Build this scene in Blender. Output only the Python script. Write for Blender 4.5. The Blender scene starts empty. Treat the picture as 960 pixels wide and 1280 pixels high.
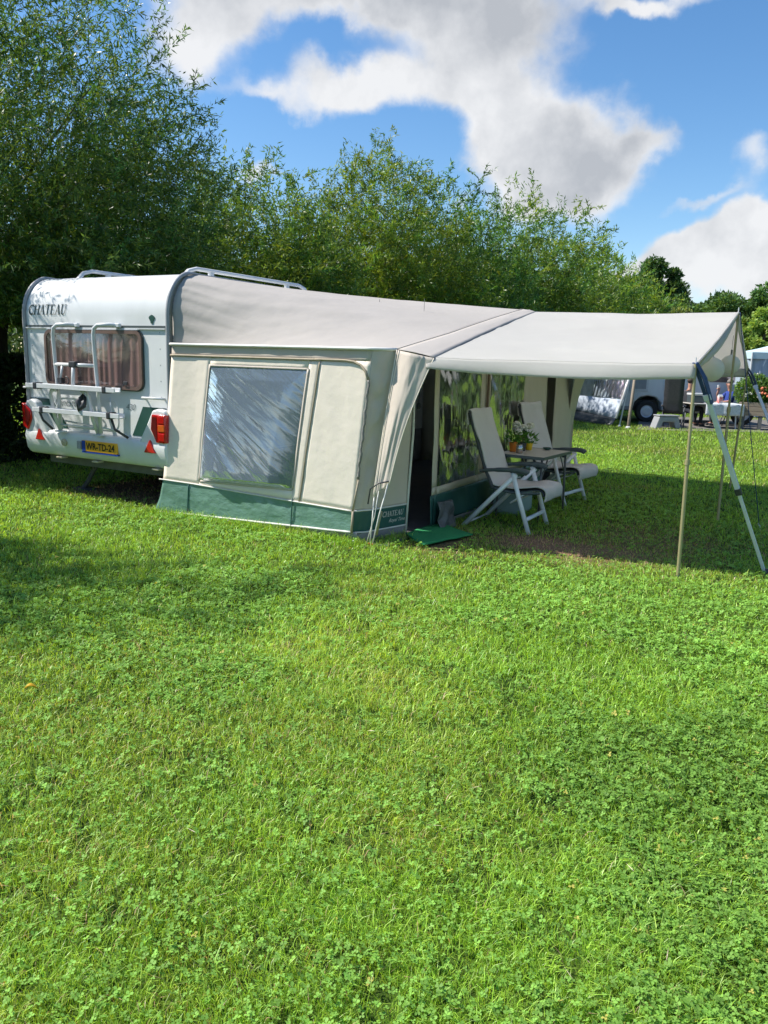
SKY_STRENGTH, SKY_SAT, SKY_VAL = .11, 1.24, 1.06
SUN_STRENGTH, EXPOSURE = 4.8, 0.60
CLOUD_WHITE, CLOUD_GREY = (5.4, 5.45, 5.55), (3.05, 3.2, 3.45)
CLOUDS = [
    (228, 72, 52, 55, .85, .0), (285, 30, 70, 34, .75, .2), (400, 8, 110, 22, .7, .55), (560, 8, 190, 38, .95, .95), (615, 62, 100, 36, .75, .5),
    (345, 140, 55, 15, .62, .0), (430, 118, 75, 24, .75, .05), (530, 128, 85, 36, .9, .0), (610, 130, 55, 60, .85, .3),
    (740, 175, 66, 44, 1.0, 1.0), (690, 215, 62, 38, 1.0, .95), (640, 180, 50, 45, .8, .45), (818, 172, 36, 16, .5, .7),
    (815, 6, 50, 10, .75, .0), (940, 205, 26, 20, .6, .3), (860, 242, 50, 8, .48, .2), (590, 258, 16, 13, .55, .2),
    (325, 236, 28, 15, .8, .05), (785, 325, 36, 14, .95, .0), (865, 308, 60, 24, 1.1, .0), (950, 296, 75, 34, 1.2, .0), (900, 352, 160, 36, 1.1, .15)]
import bpy, bmesh, math
import numpy as np
from mathutils import Vector, Matrix, Quaternion
SC = bpy.context.scene
COL = SC.collection
rad = math.radians

# ------------------------------------------------------------------ frames
H_CAM = 1.68
PITCH, ROLL, FPX = rad(11.1), rad(1.8), 960.0
_F = np.array([0, math.cos(PITCH), -math.sin(PITCH)])
_R0 = np.array([1.0, 0, 0]); _U0 = np.cross(_R0, _F)
_R = _R0 * math.cos(ROLL) + _U0 * math.sin(ROLL)
_U = _U0 * math.cos(ROLL) - _R0 * math.sin(ROLL)
EYE = np.array([0, 0, H_CAM])
def ray(x, y):
    d = _F * FPX + _R * (x - 480) - _U * (y - 640)
    return d / np.linalg.norm(d)
def at(x, y, depth):
    """the place at this distance ahead that a spot of the photograph shows"""
    d = ray(x, y)
    return EYE + d * (depth / d[1])
# local frame of the pitch: u along the caravan's rear, v along its length
PITCH_O = (-2.43, 8.17, 0.0)
ANG = rad(-28.8)
WU = np.array([math.cos(ANG), math.sin(ANG), 0]); LV = np.array([-math.sin(ANG), math.cos(ANG), 0])
def loc_to_world(u, v, z=0.0):
    return np.array(PITCH_O) + WU * u + LV * v + np.array([0, 0, z])

# ------------------------------------------------------------------ noise
def _hash(ix, iy, iz, seed):
    n = (ix.astype(np.int64) * 374761393 + iy.astype(np.int64) * 668265263 + iz.astype(np.int64) * 2147483647 + seed * 974634777) & 0x7fffffff
    n = ((n ^ (n >> 13)) * 1274126177) & 0x7fffffff
    return ((n ^ (n >> 16)) & 0xffff) / 65535.0
def vnoise(x, y, z=0.0, seed=0):
    x, y, z = np.broadcast_arrays(np.asarray(x, float), np.asarray(y, float), np.asarray(z, float))
    ix, iy, iz = np.floor(x), np.floor(y), np.floor(z)
    fx, fy, fz = x - ix, y - iy, z - iz
    fx, fy, fz = [f * f * (3 - 2 * f) for f in (fx, fy, fz)]
    r = 0
    for a in (0, 1):
        for b in (0, 1):
            for c in (0, 1):
                r = r + _hash(ix + a, iy + b, iz + c, seed) * (fx if a else 1 - fx) * (fy if b else 1 - fy) * (fz if c else 1 - fz)
    return r
def fbm(x, y, z=0.0, seed=0, octv=3):
    r, a, t = 0, 1.0, 0
    for i in range(octv):
        k = 2.0 ** i
        r = r + a * vnoise(np.asarray(x) * k, np.asarray(y) * k, np.asarray(z) * k, seed + i); t += a; a *= .5
    return r / t

# ------------------------------------------------------------------ mesh builder
def link(o, parent=None):
    COL.objects.link(o)
    if parent is not None: o.parent = parent
    return o
def tag(o, label=None, cat=None, group=None, kind=None):
    if label: o['label'] = label
    if cat: o['category'] = cat
    if group: o['group'] = group
    if kind: o['kind'] = kind
    return o
def empty(name, loc=(0, 0, 0), rz=0.0):
    o = bpy.data.objects.new(name, None); COL.objects.link(o)
    o.location = loc; o.rotation_euler = (0, 0, rz); o.empty_display_size = .2
    return o
def pitch_empty(name, u=0, v=0, z=0, rz=0.0):
    return empty(name, tuple(loc_to_world(u, v, z)), ANG + rz)
def dup(root, loc=None, rz=None, name=None):
    r = root.copy(); COL.objects.link(r)
    if loc is not None: r.location = loc
    if rz is not None: r.rotation_euler = (0, 0, rz)
    for ch in list(root.children):
        c = ch.copy(); COL.objects.link(c); c.parent = r
        for gch in list(ch.children):
            d = gch.copy(); COL.objects.link(d); d.parent = c
    return r

class MB:
    def __init__(s): s.v, s.f, s.n = [], [], 0
    def add(s, verts, faces):
        s.v.append(np.asarray(verts, float).reshape(-1, 3))
        for f in faces: s.f.append([i + s.n for i in f])
        s.n += len(s.v[-1]); return s
    def box(s, x0, y0, z0, x1, y1, z1):
        V = [(x, y, z) for z in (z0, z1) for y in (y0, y1) for x in (x0, x1)]
        return s.add(V, [(0, 2, 3, 1), (4, 5, 7, 6), (0, 1, 5, 4), (2, 6, 7, 3), (0, 4, 6, 2), (1, 3, 7, 5)])
    def hexa(s, pts):
        """eight corners: four below in order round, four above in the same order"""
        return s.add(pts, [(3, 2, 1, 0), (4, 5, 6, 7), (0, 1, 5, 4), (1, 2, 6, 5), (2, 3, 7, 6), (3, 0, 4, 7)])
    def prism(s, poly, depth, axis=1, start=0.0):
        """polygon in the plane of the two other axes, extruded along axis"""
        n = len(poly); V = []
        for d in (start, start + depth):
            for p in poly:
                q = list(p); q.insert(axis, d); V.append(q)
        F = [tuple(range(n)), tuple(range(2 * n - 1, n - 1, -1))]
        for i in range(n):
            j = (i + 1) % n
            F.append((i, i + n, j + n, j))
        return s.add(V, F)
    def tube(s, pts, r, sides=8, closed=False, flat=1.0):
        P = np.asarray(pts, float); n = len(P)
        R_ = np.broadcast_to(np.asarray(r, float), (n,))
        T = np.zeros_like(P)
        for i in range(n):
            a = P[(i - 1) % n] if (closed or i > 0) else P[i]
            b = P[(i + 1) % n] if (closed or i < n - 1) else P[i]
            t = b - a; T[i] = t / (np.linalg.norm(t) + 1e-12)
        ref = np.array([0, 0, 1.0]) if abs(T[0][2]) < .9 else np.array([1.0, 0, 0])
        N = np.cross(T[0], ref); N /= np.linalg.norm(N)
        V = []
        for i in range(n):
            N = N - T[i] * (N @ T[i]); N /= (np.linalg.norm(N) + 1e-12)
            B = np.cross(T[i], N)
            for k in range(sides):
                a = 2 * math.pi * k / sides
                V.append(P[i] + R_[i] * (N * math.cos(a) + B * math.sin(a) * flat))
        F = []
        m = n if closed else n - 1
        for i in range(m):
            j = (i + 1) % n
            for k in range(sides):
                l = (k + 1) % sides
                F.append((i * sides + k, i * sides + l, j * sides + l, j * sides + k))
        if not closed:
            F.append(tuple(range(sides - 1, -1, -1))); F.append(tuple((n - 1) * sides + k for k in range(sides)))
        return s.add(V, F)
    def lathe(s, prof, c=(0, 0, 0), seg=20, axis=2, caps=True):
        V, F = [], []
        for (r, z) in prof:
            for k in range(seg):
                a = 2 * math.pi * k / seg
                p = [r * math.cos(a), r * math.sin(a)]; p.insert(axis, z)
                V.append((p[0] + c[0], p[1] + c[1], p[2] + c[2]))
        for i in range(len(prof) - 1):
            for k in range(seg):
                l = (k + 1) % seg
                F.append((i * seg + k, i * seg + l, (i + 1) * seg + l, (i + 1) * seg + k))
        if caps: F.append(tuple(range(seg - 1, -1, -1))); F.append(tuple((len(prof) - 1) * seg + k for k in range(seg)))
        return s.add(V, F)
    def ball(s, c, r, seg=14, rings=9, squash=(1, 1, 1)):
        prof = [(max(1e-4, r * math.sin(math.pi * i / rings)), -r * math.cos(math.pi * i / rings)) for i in range(rings + 1)]
        V, F = [], []
        for (q, z) in prof:
            for k in range(seg):
                a = 2 * math.pi * k / seg
                V.append((q * math.cos(a) * squash[0] + c[0], q * math.sin(a) * squash[1] + c[1], z * squash[2] + c[2]))
        for i in range(rings):
            for k in range(seg):
                l = (k + 1) % seg
                F.append((i * seg + k, i * seg + l, (i + 1) * seg + l, (i + 1) * seg + k))
        return s.add(V, F)
    def grid(s, fn, nu, nv):
        """fn takes arrays s,t in 0..1 and gives (N,3)"""
        S, T = np.meshgrid(np.linspace(0, 1, nu + 1), np.linspace(0, 1, nv + 1), indexing='ij')
        V = fn(S.ravel(), T.ravel())
        F = [(i * (nv + 1) + j, (i + 1) * (nv + 1) + j, (i + 1) * (nv + 1) + j + 1, i * (nv + 1) + j + 1) for i in range(nu) for j in range(nv)]
        return s.add(V, F)
    def build(s, name, mat, parent=None, smooth=False, bevel=0, thick=0, seg=2):
        V = np.concatenate(s.v)
        me = bpy.data.meshes.new(name)
        me.from_pydata(V.tolist(), [], s.f)
        me.update()
        bm = bmesh.new(); bm.from_mesh(me); bmesh.ops.recalc_face_normals(bm, faces=bm.faces); bm.to_mesh(me); bm.free()
        if smooth:
            me.polygons.foreach_set('use_smooth', [True] * len(me.polygons))
        me.materials.append(mat)
        o = bpy.data.objects.new(name, me); link(o, parent)
        if thick:
            m = o.modifiers.new('cloth', 'SOLIDIFY'); m.thickness = thick; m.offset = 0
        if bevel:
            m = o.modifiers.new('round', 'BEVEL'); m.width = bevel; m.segments = seg; m.limit_method = 'ANGLE'; m.angle_limit = rad(35)
            m.harden_normals = False
        if smooth == 'angle':
            for p in me.polygons: p.use_smooth = True
            try: me.set_sharp_from_angle(angle=rad(40))
            except Exception: pass
        return o

def np_mesh(name, V, quads=None, tris=None, mat=None, col=None, parent=None):
    me = bpy.data.meshes.new(name)
    nq = 0 if quads is None else len(quads); nt = 0 if tris is None else len(tris)
    me.vertices.add(len(V)); me.vertices.foreach_set('co', np.ascontiguousarray(V, np.float32).ravel())
    loops = []
    if nq: loops.append(quads.ravel())
    if nt: loops.append(tris.ravel())
    L = np.concatenate(loops).astype(np.int32)
    me.loops.add(len(L)); me.loops.foreach_set('vertex_index', L)
    tot = np.concatenate([np.full(nq, 4, np.int32), np.full(nt, 3, np.int32)])
    st = np.concatenate([[0], np.cumsum(tot)[:-1]]).astype(np.int32)
    me.polygons.add(nq + nt); me.polygons.foreach_set('loop_start', st)
    try: me.polygons.foreach_set('loop_total', tot)
    except Exception: pass
    me.update(calc_edges=True)
    if col is not None:
        a = me.color_attributes.new('tint', 'FLOAT_COLOR', 'POINT')
        c4 = np.ones((len(V), 4), np.float32); c4[:, :3] = col
        a.data.foreach_set('color', c4.ravel())
    if mat: me.materials.append(mat)
    o = bpy.data.objects.new(name, me); link(o, parent)
    return o

def leaves_mesh(name, P, D, N, L, Wd, col, mat, parent=None):
    """P base, D direction, N rough facing, L length, Wd width; one lance-shaped quad for each leaf"""
    D = D / np.linalg.norm(D, axis=1, keepdims=True)
    S = np.cross(D, N); S /= (np.linalg.norm(S, axis=1, keepdims=True) + 1e-9)
    n = len(P); V = np.empty((n, 4, 3))
    V[:, 0] = P; V[:, 2] = P + D * L[:, None]
    mid = P + D * (L * .42)[:, None]
    V[:, 1] = mid + S * (Wd / 2)[:, None]; V[:, 3] = mid - S * (Wd / 2)[:, None]
    q = np.arange(n * 4).reshape(n, 4)
    return np_mesh(name, V.reshape(-1, 3), quads=q, mat=mat, col=np.repeat(col, 4, axis=0), parent=parent)

def text_mesh(name, body, size, mat, place, parent=None, shear=0.0, bold=0.0, align='LEFT'):
    """writing; place maps (x, y, 0) arrays of the flat lettering to 3D points"""
    cu = bpy.data.curves.new(name + '_tmp', 'FONT'); cu.body = body; cu.size = size; cu.shear = shear; cu.offset = bold
    cu.align_x = align; cu.resolution_u = 3
    t = bpy.data.objects.new(name + '_tmp', cu); COL.objects.link(t)
    dg = bpy.context.evaluated_depsgraph_get(); ev = t.evaluated_get(dg)
    me = bpy.data.meshes.new_from_object(ev); me.name = name
    bpy.data.objects.remove(t); bpy.data.curves.remove(cu)
    V = np.empty(len(me.vertices) * 3, np.float32); me.vertices.foreach_get('co', V); V = V.reshape(-1, 3)
    me.vertices.foreach_set('co', np.ascontiguousarray(place(V[:, 0], V[:, 1]), np.float32).ravel()); me.update()
    me.materials.clear(); me.materials.append(mat)
    return link(bpy.data.objects.new(name, me), parent)

# Roman capitals made of strokes: (polyline, thickness)
def _arc(cx, cy, rx, ry, a0, a1, n=10):
    return [(cx + rx * math.cos(rad(a0 + (a1 - a0) * i / n)), cy + ry * math.sin(rad(a0 + (a1 - a0) * i / n))) for i in range(n + 1)]
SERIF = {
    'C': (.78, [(_arc(.42, .5, .38, .47, 48, 312, 14), .13), ([(.66, .98), (.69, .70)], .05), ([(.67, .30), (.66, .05)], .04)]),
    'H': (.86, [([(.15, 0), (.15, 1)], .14), ([(.70, 0), (.70, 1)], .14), ([(.15, .52), (.70, .52)], .06), ([(.02, .02), (.28, .02)], .05), ([(.02, .98), (.28, .98)], .05), ([(.57, .02), (.83, .02)], .05), ([(.57, .98), (.83, .98)], .05)]),
    'A': (.84, [([(.40, 1), (.12, 0)], .06), ([(.38, 1), (.70, 0)], .15), ([(.22, .34), (.58, .34)], .05), ([(.0, .02), (.24, .02)], .05), ([(.55, .02), (.84, .02)], .05)]),
    'T': (.78, [([(.38, 0), (.38, 1)], .14), ([(.04, .97), (.72, .97)], .06), ([(.05, 1), (.04, .74)], .05), ([(.71, 1), (.72, .74)], .05), ([(.24, .02), (.52, .02)], .05)]),
    'E': (.74, [([(.17, 0), (.17, 1)], .14), ([(.03, .97), (.62, .97)], .06), ([(.17, .52), (.48, .52)], .05), ([(.03, .03), (.64, .03)], .06), ([(.62, 1), (.61, .76)], .05), ([(.48, .63), (.48, .41)], .05), ([(.64, 0), (.66, .26)], .05)]),
    'U': (.84, [([(.16, 1), (.16, .32)] + _arc(.42, .32, .26, .30, 180, 270, 6), .13), (_arc(.42, .32, .26, .30, 270, 360, 6) + [(.68, 1)], .07), ([(.02, .98), (.30, .98)], .05), ([(.56, .98), (.80, .98)], .05)]),
}
def serif_text(name, word, height, place, mat, parent, shear=.2, weight=1.0):
    V, F, x0 = [], [], 0.0
    for ch in word:
        wd, strokes = SERIF[ch]
        for k, (pl, th) in enumerate(strokes):
            P = np.array(pl); th = th * weight
            T = np.gradient(P, axis=0); T /= np.linalg.norm(T, axis=1, keepdims=True)
            N = np.stack([-T[:, 1], T[:, 0]], 1) * th / 2
            b = len(V)
            for p, n in zip(P, N):
                for q in (p + n, p - n):
                    V.append(((x0 + q[0] + shear * q[1]) * height, q[1] * height, k * .0004))
            for i in range(len(P) - 1):
                F.append((b + 2 * i, b + 2 * i + 1, b + 2 * i + 3, b + 2 * i + 2))
        x0 += wd
    V = np.array(V)
    me = bpy.data.meshes.new(name); me.from_pydata(place(V[:, 0], V[:, 1], V[:, 2]).tolist(), [], F); me.update()
    me.materials.append(mat)
    return link(bpy.data.objects.new(name, me), parent)
# ------------------------------------------------------------------ materials
def _new(name):
    m = bpy.data.materials.new(name); m.use_nodes = True
    nt = m.node_tree; nt.nodes.clear()
    out = nt.nodes.new('ShaderNodeOutputMaterial')
    return m, nt, out
def _n(nt, typ, **kw):
    n = nt.nodes.new(typ)
    for k, v in kw.items():
        if k.startswith('i_'):
            n.inputs[k[2:].replace('_', ' ')].default_value = v
        else: setattr(n, k, v)
    return n
def _rgb(c): return (c[0], c[1], c[2], 1.0)
def mat(name, c, rough=.6, c2=None, scale=6.0, amount=.5, metal=0.0, bump=0.0, bscale=60.0, spec=.5, trans=0.0, coat=0.0, stretch=None, detail=4.0, object_random=0.0):
    """c to c2 mottled by noise; bump; trans = share of light that passes through (cloth, leaves)"""
    m, nt, out = _new(name)
    tc = _n(nt, 'ShaderNodeTexCoord')
    vec = tc.outputs['Object']
    if stretch:
        mp = _n(nt, 'ShaderNodeMapping'); mp.inputs['Scale'].default_value = stretch
        nt.links.new(vec, mp.inputs['Vector']); vec = mp.outputs['Vector']
    p = _n(nt, 'ShaderNodeBsdfPrincipled'); p.inputs['Roughness'].default_value = rough; p.inputs['Metallic'].default_value = metal
    p.inputs['Specular IOR Level'].default_value = spec; p.inputs['Coat Weight'].default_value = coat
    if c2 is None: c2 = tuple(x * .82 for x in c)
    ns = _n(nt, 'ShaderNodeTexNoise'); ns.inputs['Scale'].default_value = scale; ns.inputs['Detail'].default_value = detail; ns.inputs['Roughness'].default_value = .6
    nt.links.new(vec, ns.inputs['Vector'])
    mr = _n(nt, 'ShaderNodeMapRange'); mr.inputs['From Min'].default_value = .5 - amount * .5; mr.inputs['From Max'].default_value = .5 + amount * .5
    nt.links.new(ns.outputs['Fac'], mr.inputs['Value'])
    mx = _n(nt, 'ShaderNodeMix', data_type='RGBA'); mx.inputs['A'].default_value = _rgb(c); mx.inputs['B'].default_value = _rgb(c2)
    nt.links.new(mr.outputs['Result'], mx.inputs['Factor'])
    colour = mx.outputs['Result']
    nt.links.new(colour, p.inputs['Base Color'])
    bnode = None
    if bump:
        b2 = _n(nt, 'ShaderNodeTexNoise'); b2.inputs['Scale'].default_value = bscale; b2.inputs['Detail'].default_value = 3.0
        nt.links.new(vec, b2.inputs['Vector'])
        bnode = _n(nt, 'ShaderNodeBump'); bnode.inputs['Strength'].default_value = bump; bnode.inputs['Distance'].default_value = .01
        nt.links.new(b2.outputs['Fac'], bnode.inputs['Height']); nt.links.new(bnode.outputs['Normal'], p.inputs['Normal'])
    sh = p.outputs['BSDF']
    if trans:
        t = _n(nt, 'ShaderNodeBsdfTranslucent'); nt.links.new(colour, t.inputs['Color'])
        if bnode: nt.links.new(bnode.outputs['Normal'], t.inputs['Normal'])
        ms = _n(nt, 'ShaderNodeMixShader'); ms.inputs['Fac'].default_value = trans
        nt.links.new(sh, ms.inputs[1]); nt.links.new(t.outputs['BSDF'], ms.inputs[2]); sh = ms.outputs['Shader']
    nt.links.new(sh, out.inputs['Surface'])
    return m

def leaf_mat(name, trans=.35, rough=.5, spec=.3, gain=(1, 1, 1)):
    m, nt, out = _new(name)
    at_ = _n(nt, 'ShaderNodeAttribute', attribute_name='tint')
    g = _n(nt, 'ShaderNodeMix', data_type='RGBA', blend_type='MULTIPLY'); g.inputs['Factor'].default_value = 1; g.inputs['B'].default_value = _rgb(gain)
    nt.links.new(at_.outputs['Color'], g.inputs['A'])
    p = _n(nt, 'ShaderNodeBsdfPrincipled'); p.inputs['Roughness'].default_value = rough; p.inputs['Specular IOR Level'].default_value = spec
    t = _n(nt, 'ShaderNodeBsdfTranslucent')
    tw = _n(nt, 'ShaderNodeMix', data_type='RGBA', blend_type='MULTIPLY'); tw.inputs['Factor'].default_value = 1; tw.inputs['B'].default_value = (1.5, 1.35, .6, 1)
    nt.links.new(g.outputs['Result'], p.inputs['Base Color']); nt.links.new(g.outputs['Result'], tw.inputs['A']); nt.links.new(tw.outputs['Result'], t.inputs['Color'])
    ms = _n(nt, 'ShaderNodeMixShader'); ms.inputs['Fac'].default_value = trans
    nt.links.new(p.outputs['BSDF'], ms.inputs[1]); nt.links.new(t.outputs['BSDF'], ms.inputs[2]); nt.links.new(ms.outputs['Shader'], out.inputs['Surface'])
    return m

def vinyl_mat(name, see=.5, haze=.12, tint=(.85, .9, .95), rough=.06, rot=(0, 0, 0), scale=(4, 4, 1), bump=.35, hazec=(.6, .65, .7), ior=1.5, fk=1.0):
    """clear creased foil: part see-through, part mirror, a little milky"""
    m, nt, out = _new(name)
    tc = _n(nt, 'ShaderNodeTexCoord'); mp = _n(nt, 'ShaderNodeMapping'); mp.inputs['Rotation'].default_value = rot
    mp2 = _n(nt, 'ShaderNodeMapping'); mp2.inputs['Scale'].default_value = scale
    nt.links.new(tc.outputs['Object'], mp.inputs['Vector']); nt.links.new(mp.outputs['Vector'], mp2.inputs['Vector'])
    ns = _n(nt, 'ShaderNodeTexNoise'); ns.inputs['Scale'].default_value = 3.0; ns.inputs['Detail'].default_value = 2.5; ns.inputs['Distortion'].default_value = .6
    nt.links.new(mp2.outputs['Vector'], ns.inputs['Vector'])
    b = _n(nt, 'ShaderNodeBump'); b.inputs['Strength'].default_value = bump; b.inputs['Distance'].default_value = .05
    nt.links.new(ns.outputs['Fac'], b.inputs['Height'])
    tr = _n(nt, 'ShaderNodeBsdfTransparent'); tr.inputs['Color'].default_value = _rgb(tint)
    gl = _n(nt, 'ShaderNodeBsdfGlossy'); gl.inputs['Roughness'].default_value = rough; gl.inputs['Color'].default_value = (.95, .97, 1, 1)
    nt.links.new(b.outputs['Normal'], gl.inputs['Normal'])
    df = _n(nt, 'ShaderNodeBsdfDiffuse'); df.inputs['Color'].default_value = _rgb(hazec); nt.links.new(b.outputs['Normal'], df.inputs['Normal'])
    fr = _n(nt, 'ShaderNodeFresnel'); fr.inputs['IOR'].default_value = ior; nt.links.new(b.outputs['Normal'], fr.inputs['Normal'])
    ma = _n(nt, 'ShaderNodeMath', operation='MULTIPLY_ADD'); ma.inputs[1].default_value = fk; ma.inputs[2].default_value = 1.0 - see
    ma.use_clamp = True
    nt.links.new(fr.outputs['Fac'], ma.inputs[0])
    m1 = _n(nt, 'ShaderNodeMixShader'); nt.links.new(ma.outputs['Value'], m1.inputs['Fac']); nt.links.new(tr.outputs['BSDF'], m1.inputs[1]); nt.links.new(gl.outputs['BSDF'], m1.inputs[2])
    m2 = _n(nt, 'ShaderNodeMixShader'); m2.inputs['Fac'].default_value = haze; nt.links.new(m1.outputs['Shader'], m2.inputs[1]); nt.links.new(df.outputs['BSDF'], m2.inputs[2])
    nt.links.new(m2.outputs['Shader'], out.inputs['Surface'])
    return m

M = {}
M['caravan_white'] = mat('caravan white paint', (.76, .77, .765), .36, (.66, .67, .66), 1.6, .7, coat=.2, bump=.06, bscale=2.5, stretch=(2.2, 2.2, .55), detail=7)
M['bumper_white'] = mat('bumper white plastic', (.76, .77, .765), .40, (.64, .645, .625), 5, .6, bump=.04, bscale=20)
M['grey_trim'] = mat('grey rubber trim', (.34, .35, .37), .5, (.26, .27, .285), 8)
M['seam_dark'] = mat('dark seam strip', (.07, .09, .09), .5)
M['white_metal'] = mat('white lacquered tube', (.68, .69, .70), .32, (.58, .59, .59), 12, .5)
M['alu'] = mat('brushed aluminium', (.70, .72, .76), .40, (.6, .62, .65), 14, .6, metal=.15, bump=.05, bscale=90)
M['black_plastic'] = mat('black plastic', (.025, .027, .03), .45, (.05, .05, .055), 20)
M['dark_steel'] = mat('dark painted steel', (.07, .08, .09), .5, (.12, .12, .12), 20)
M['brown_frame'] = mat('brown window frame', (.20, .13, .10), .4, (.13, .085, .07), 10)
M['curtain'] = mat('mauve grey curtain', (.34, .265, .26), .85, (.27, .21, .205), 3, .5, stretch=(14, 1, .6), bump=.2, bscale=4)
M['red_lens'] = mat('red lamp lens', (.55, .015, .01), .15, (.40, .01, .008), 8, coat=.6, bump=.25, bscale=45)
M['dark_lens'] = mat('dark red lamp lens', (.10, .012, .012), .15, (.16, .02, .015), 8, coat=.5)
M['orange_lens'] = mat('orange lamp lens', (.65, .13, .02), .15, (.5, .08, .01), 8, coat=.5)
M['reflector'] = mat('red reflector', (.62, .03, .015), .25, (.5, .02, .01), 30, coat=.4, bump=.3, bscale=160)
M['decal_green'] = mat('dark green decal', (.025, .075, .06), .35, (.03, .09, .07), 5)
M['letter_green'] = mat('green black lettering', (.015, .035, .032), .4)
M['letter_grey'] = mat('grey lettering', (.22, .25, .27), .5)
M['plate_yellow'] = mat('yellow plate', (.85, .42, .03), .4, (.75, .36, .03), 8)
M['plate_blue'] = mat('blue plate band', (.02, .06, .35), .4)
M['black_paint'] = mat('black paint', (.012, .012, .014), .4)
M['beige_plastic'] = mat('beige plastic', (.55, .47, .33), .5)
M['under'] = mat('underbody grey', (.16, .16, .15), .8, (.10, .10, .09), 6)
M['rubber'] = mat('tyre rubber', (.022, .022, .022), .8, (.035, .034, .032), 25, bump=.2, bscale=50)

M['roof_cloth'] = mat('grey roof canvas', (.455, .42, .385), .85, (.40, .37, .335), 1.4, .7, trans=.03, bump=.45, bscale=11, spec=.15)
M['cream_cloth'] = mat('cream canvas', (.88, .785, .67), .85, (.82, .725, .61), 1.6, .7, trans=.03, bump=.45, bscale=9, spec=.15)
M['shade_cloth'] = mat('shaded cream canvas', (.66, .585, .505), .85, (.58, .51, .44), 2.0, .7, trans=.12, bump=.45, bscale=9, spec=.15)  # cream canvas again, with the shade of its panels put into the colour
M['canopy_cloth'] = mat('pale canopy canvas', (.80, .78, .745), .85, (.75, .73, .695), 1.2, .7, trans=.56, bump=.4, bscale=7, spec=.15)
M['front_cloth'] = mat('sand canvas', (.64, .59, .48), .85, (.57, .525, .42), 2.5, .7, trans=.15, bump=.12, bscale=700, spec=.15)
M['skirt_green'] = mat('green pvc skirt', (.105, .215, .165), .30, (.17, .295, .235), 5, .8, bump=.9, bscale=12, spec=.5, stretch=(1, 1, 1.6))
M['skirt_shaded'] = mat('shaded green pvc skirt', (.018, .085, .075), .45, (.028, .11, .095), 6, .8, bump=.3, bscale=9)  # skirt green darkened to carry the shade past the sunlit side
M['mud_flap'] = mat('grey mud flap', (.17, .17, .175), .5, (.28, .28, .28), 6, .9, bump=.6, bscale=14)
M['crumple'] = mat('dark grey crumpled pvc', (.07, .08, .085), .45, (.12, .13, .135), 8, .8, bump=.6, bscale=14)
M['piping'] = mat('white piping', (.76, .75, .71), .6, (.62, .60, .55), 9)
M['tan_piping'] = mat('tan zip tape', (.42, .35, .25), .7, (.30, .25, .18), 20)
M['zip'] = mat('grey zip', (.30, .28, .25), .6, (.12, .12, .12), 34, .5)
M['blue_tape'] = mat('navy strap', (.025, .05, .12), .6, (.04, .075, .17), 30)
M['vinyl_side'] = vinyl_mat('creased clear foil', see=.84, haze=.36, rot=(0, rad(-34), 0), scale=(.7, 1, 5.0), bump=.12, rough=.15, hazec=(.31, .39, .50))  # haze tinted blue to stand in for sky mirrored in the foil
M['vinyl_front'] = vinyl_mat('clear window foil', see=.60, haze=.03, rot=(0, 0, 0), scale=(1, 5, 1.5), bump=.16, rough=.04, hazec=(.4, .42, .4))
M['pane_brown'] = vinyl_mat('brown acrylic', see=.97, haze=.10, tint=(.80, .71, .69), scale=(1, 1, 2), bump=.10, rough=.10, ior=1.33, fk=.13, hazec=(.3, .24, .22))
M['ground_sheet'] = mat('grey ground sheet', (.12, .12, .125), .8, (.085, .085, .09), 5, bump=.2, bscale=120)
M['gold_pole'] = mat('brass coloured pole', (.40, .36, .20), .42, (.32, .285, .15), 10, .6, metal=.3)
M['mat_green'] = mat('green entrance mat', (.02, .24, .08), .8, (.025, .30, .10), 14, .8, bump=.7, bscale=220)
M['towel'] = mat('grey towelling cover', (.64, .615, .60), .95, (.555, .53, .515), 4, .8, bump=.7, bscale=150, spec=.1)
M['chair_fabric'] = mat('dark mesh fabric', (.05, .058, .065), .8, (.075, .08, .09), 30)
M['arm_green'] = mat('slate armrest', (.055, .075, .085), .45, (.075, .095, .105), 12)
M['chair_metal'] = mat('silver white chair frame', (.80, .82, .85), .35, (.72, .74, .77), 10, metal=.1)
M['table_top'] = mat('pale table top', (.56, .53, .49), .4, (.48, .455, .42), 8, .7)
M['teal_plastic'] = mat('pale teal plastic', (.26, .37, .36), .5, (.20, .30, .30), 7)
M['orange_pot'] = mat('orange pot', (.70, .20, .02), .4); M['yellow_pot'] = mat('yellow pot', (.80, .52, .02), .4)
M['dark_pot'] = mat('dark pot', (.04, .045, .055), .5); M['soil'] = mat('potting soil', (.05, .035, .025), .95, bump=.8, bscale=80)
M['petal_white'] = mat('white petals', (.80, .78, .72), .8, (.66, .66, .55), 30, trans=.25)
M['glass_jar'] = vinyl_mat('jar glass', see=.75, haze=.05, tint=(.85, .93, .9), bump=.02, rough=.02)
M['paper'] = mat('white lantern paper', (.88, .87, .81), .9, (.84, .83, .76), 5, trans=.5, spec=.1)
M['bark'] = mat('willow bark', (.13, .105, .075), .9, (.065, .052, .038), 5, .6, bump=1.0, bscale=14, stretch=(3, 3, .7))
M['twig'] = mat('olive twig', (.12, .10, .05), .8, (.08, .065, .035), 8)
M['timber'] = mat('weathered timber', (.30, .25, .19), .8, (.20, .16, .12), 3, .6, stretch=(1, 1, 9), bump=.4, bscale=12)
M['leaf'] = leaf_mat('willow leaves', .42, .40, .45, (1.45, 1.45, 1.3))
M['leaf_broad'] = leaf_mat('broad leaves', .32, .5, .3, (1.7, 1.7, 1.6))
M['blade'] = leaf_mat('grass blades', .36, .40, .5, (2.05, 1.95, 2.35))
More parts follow.
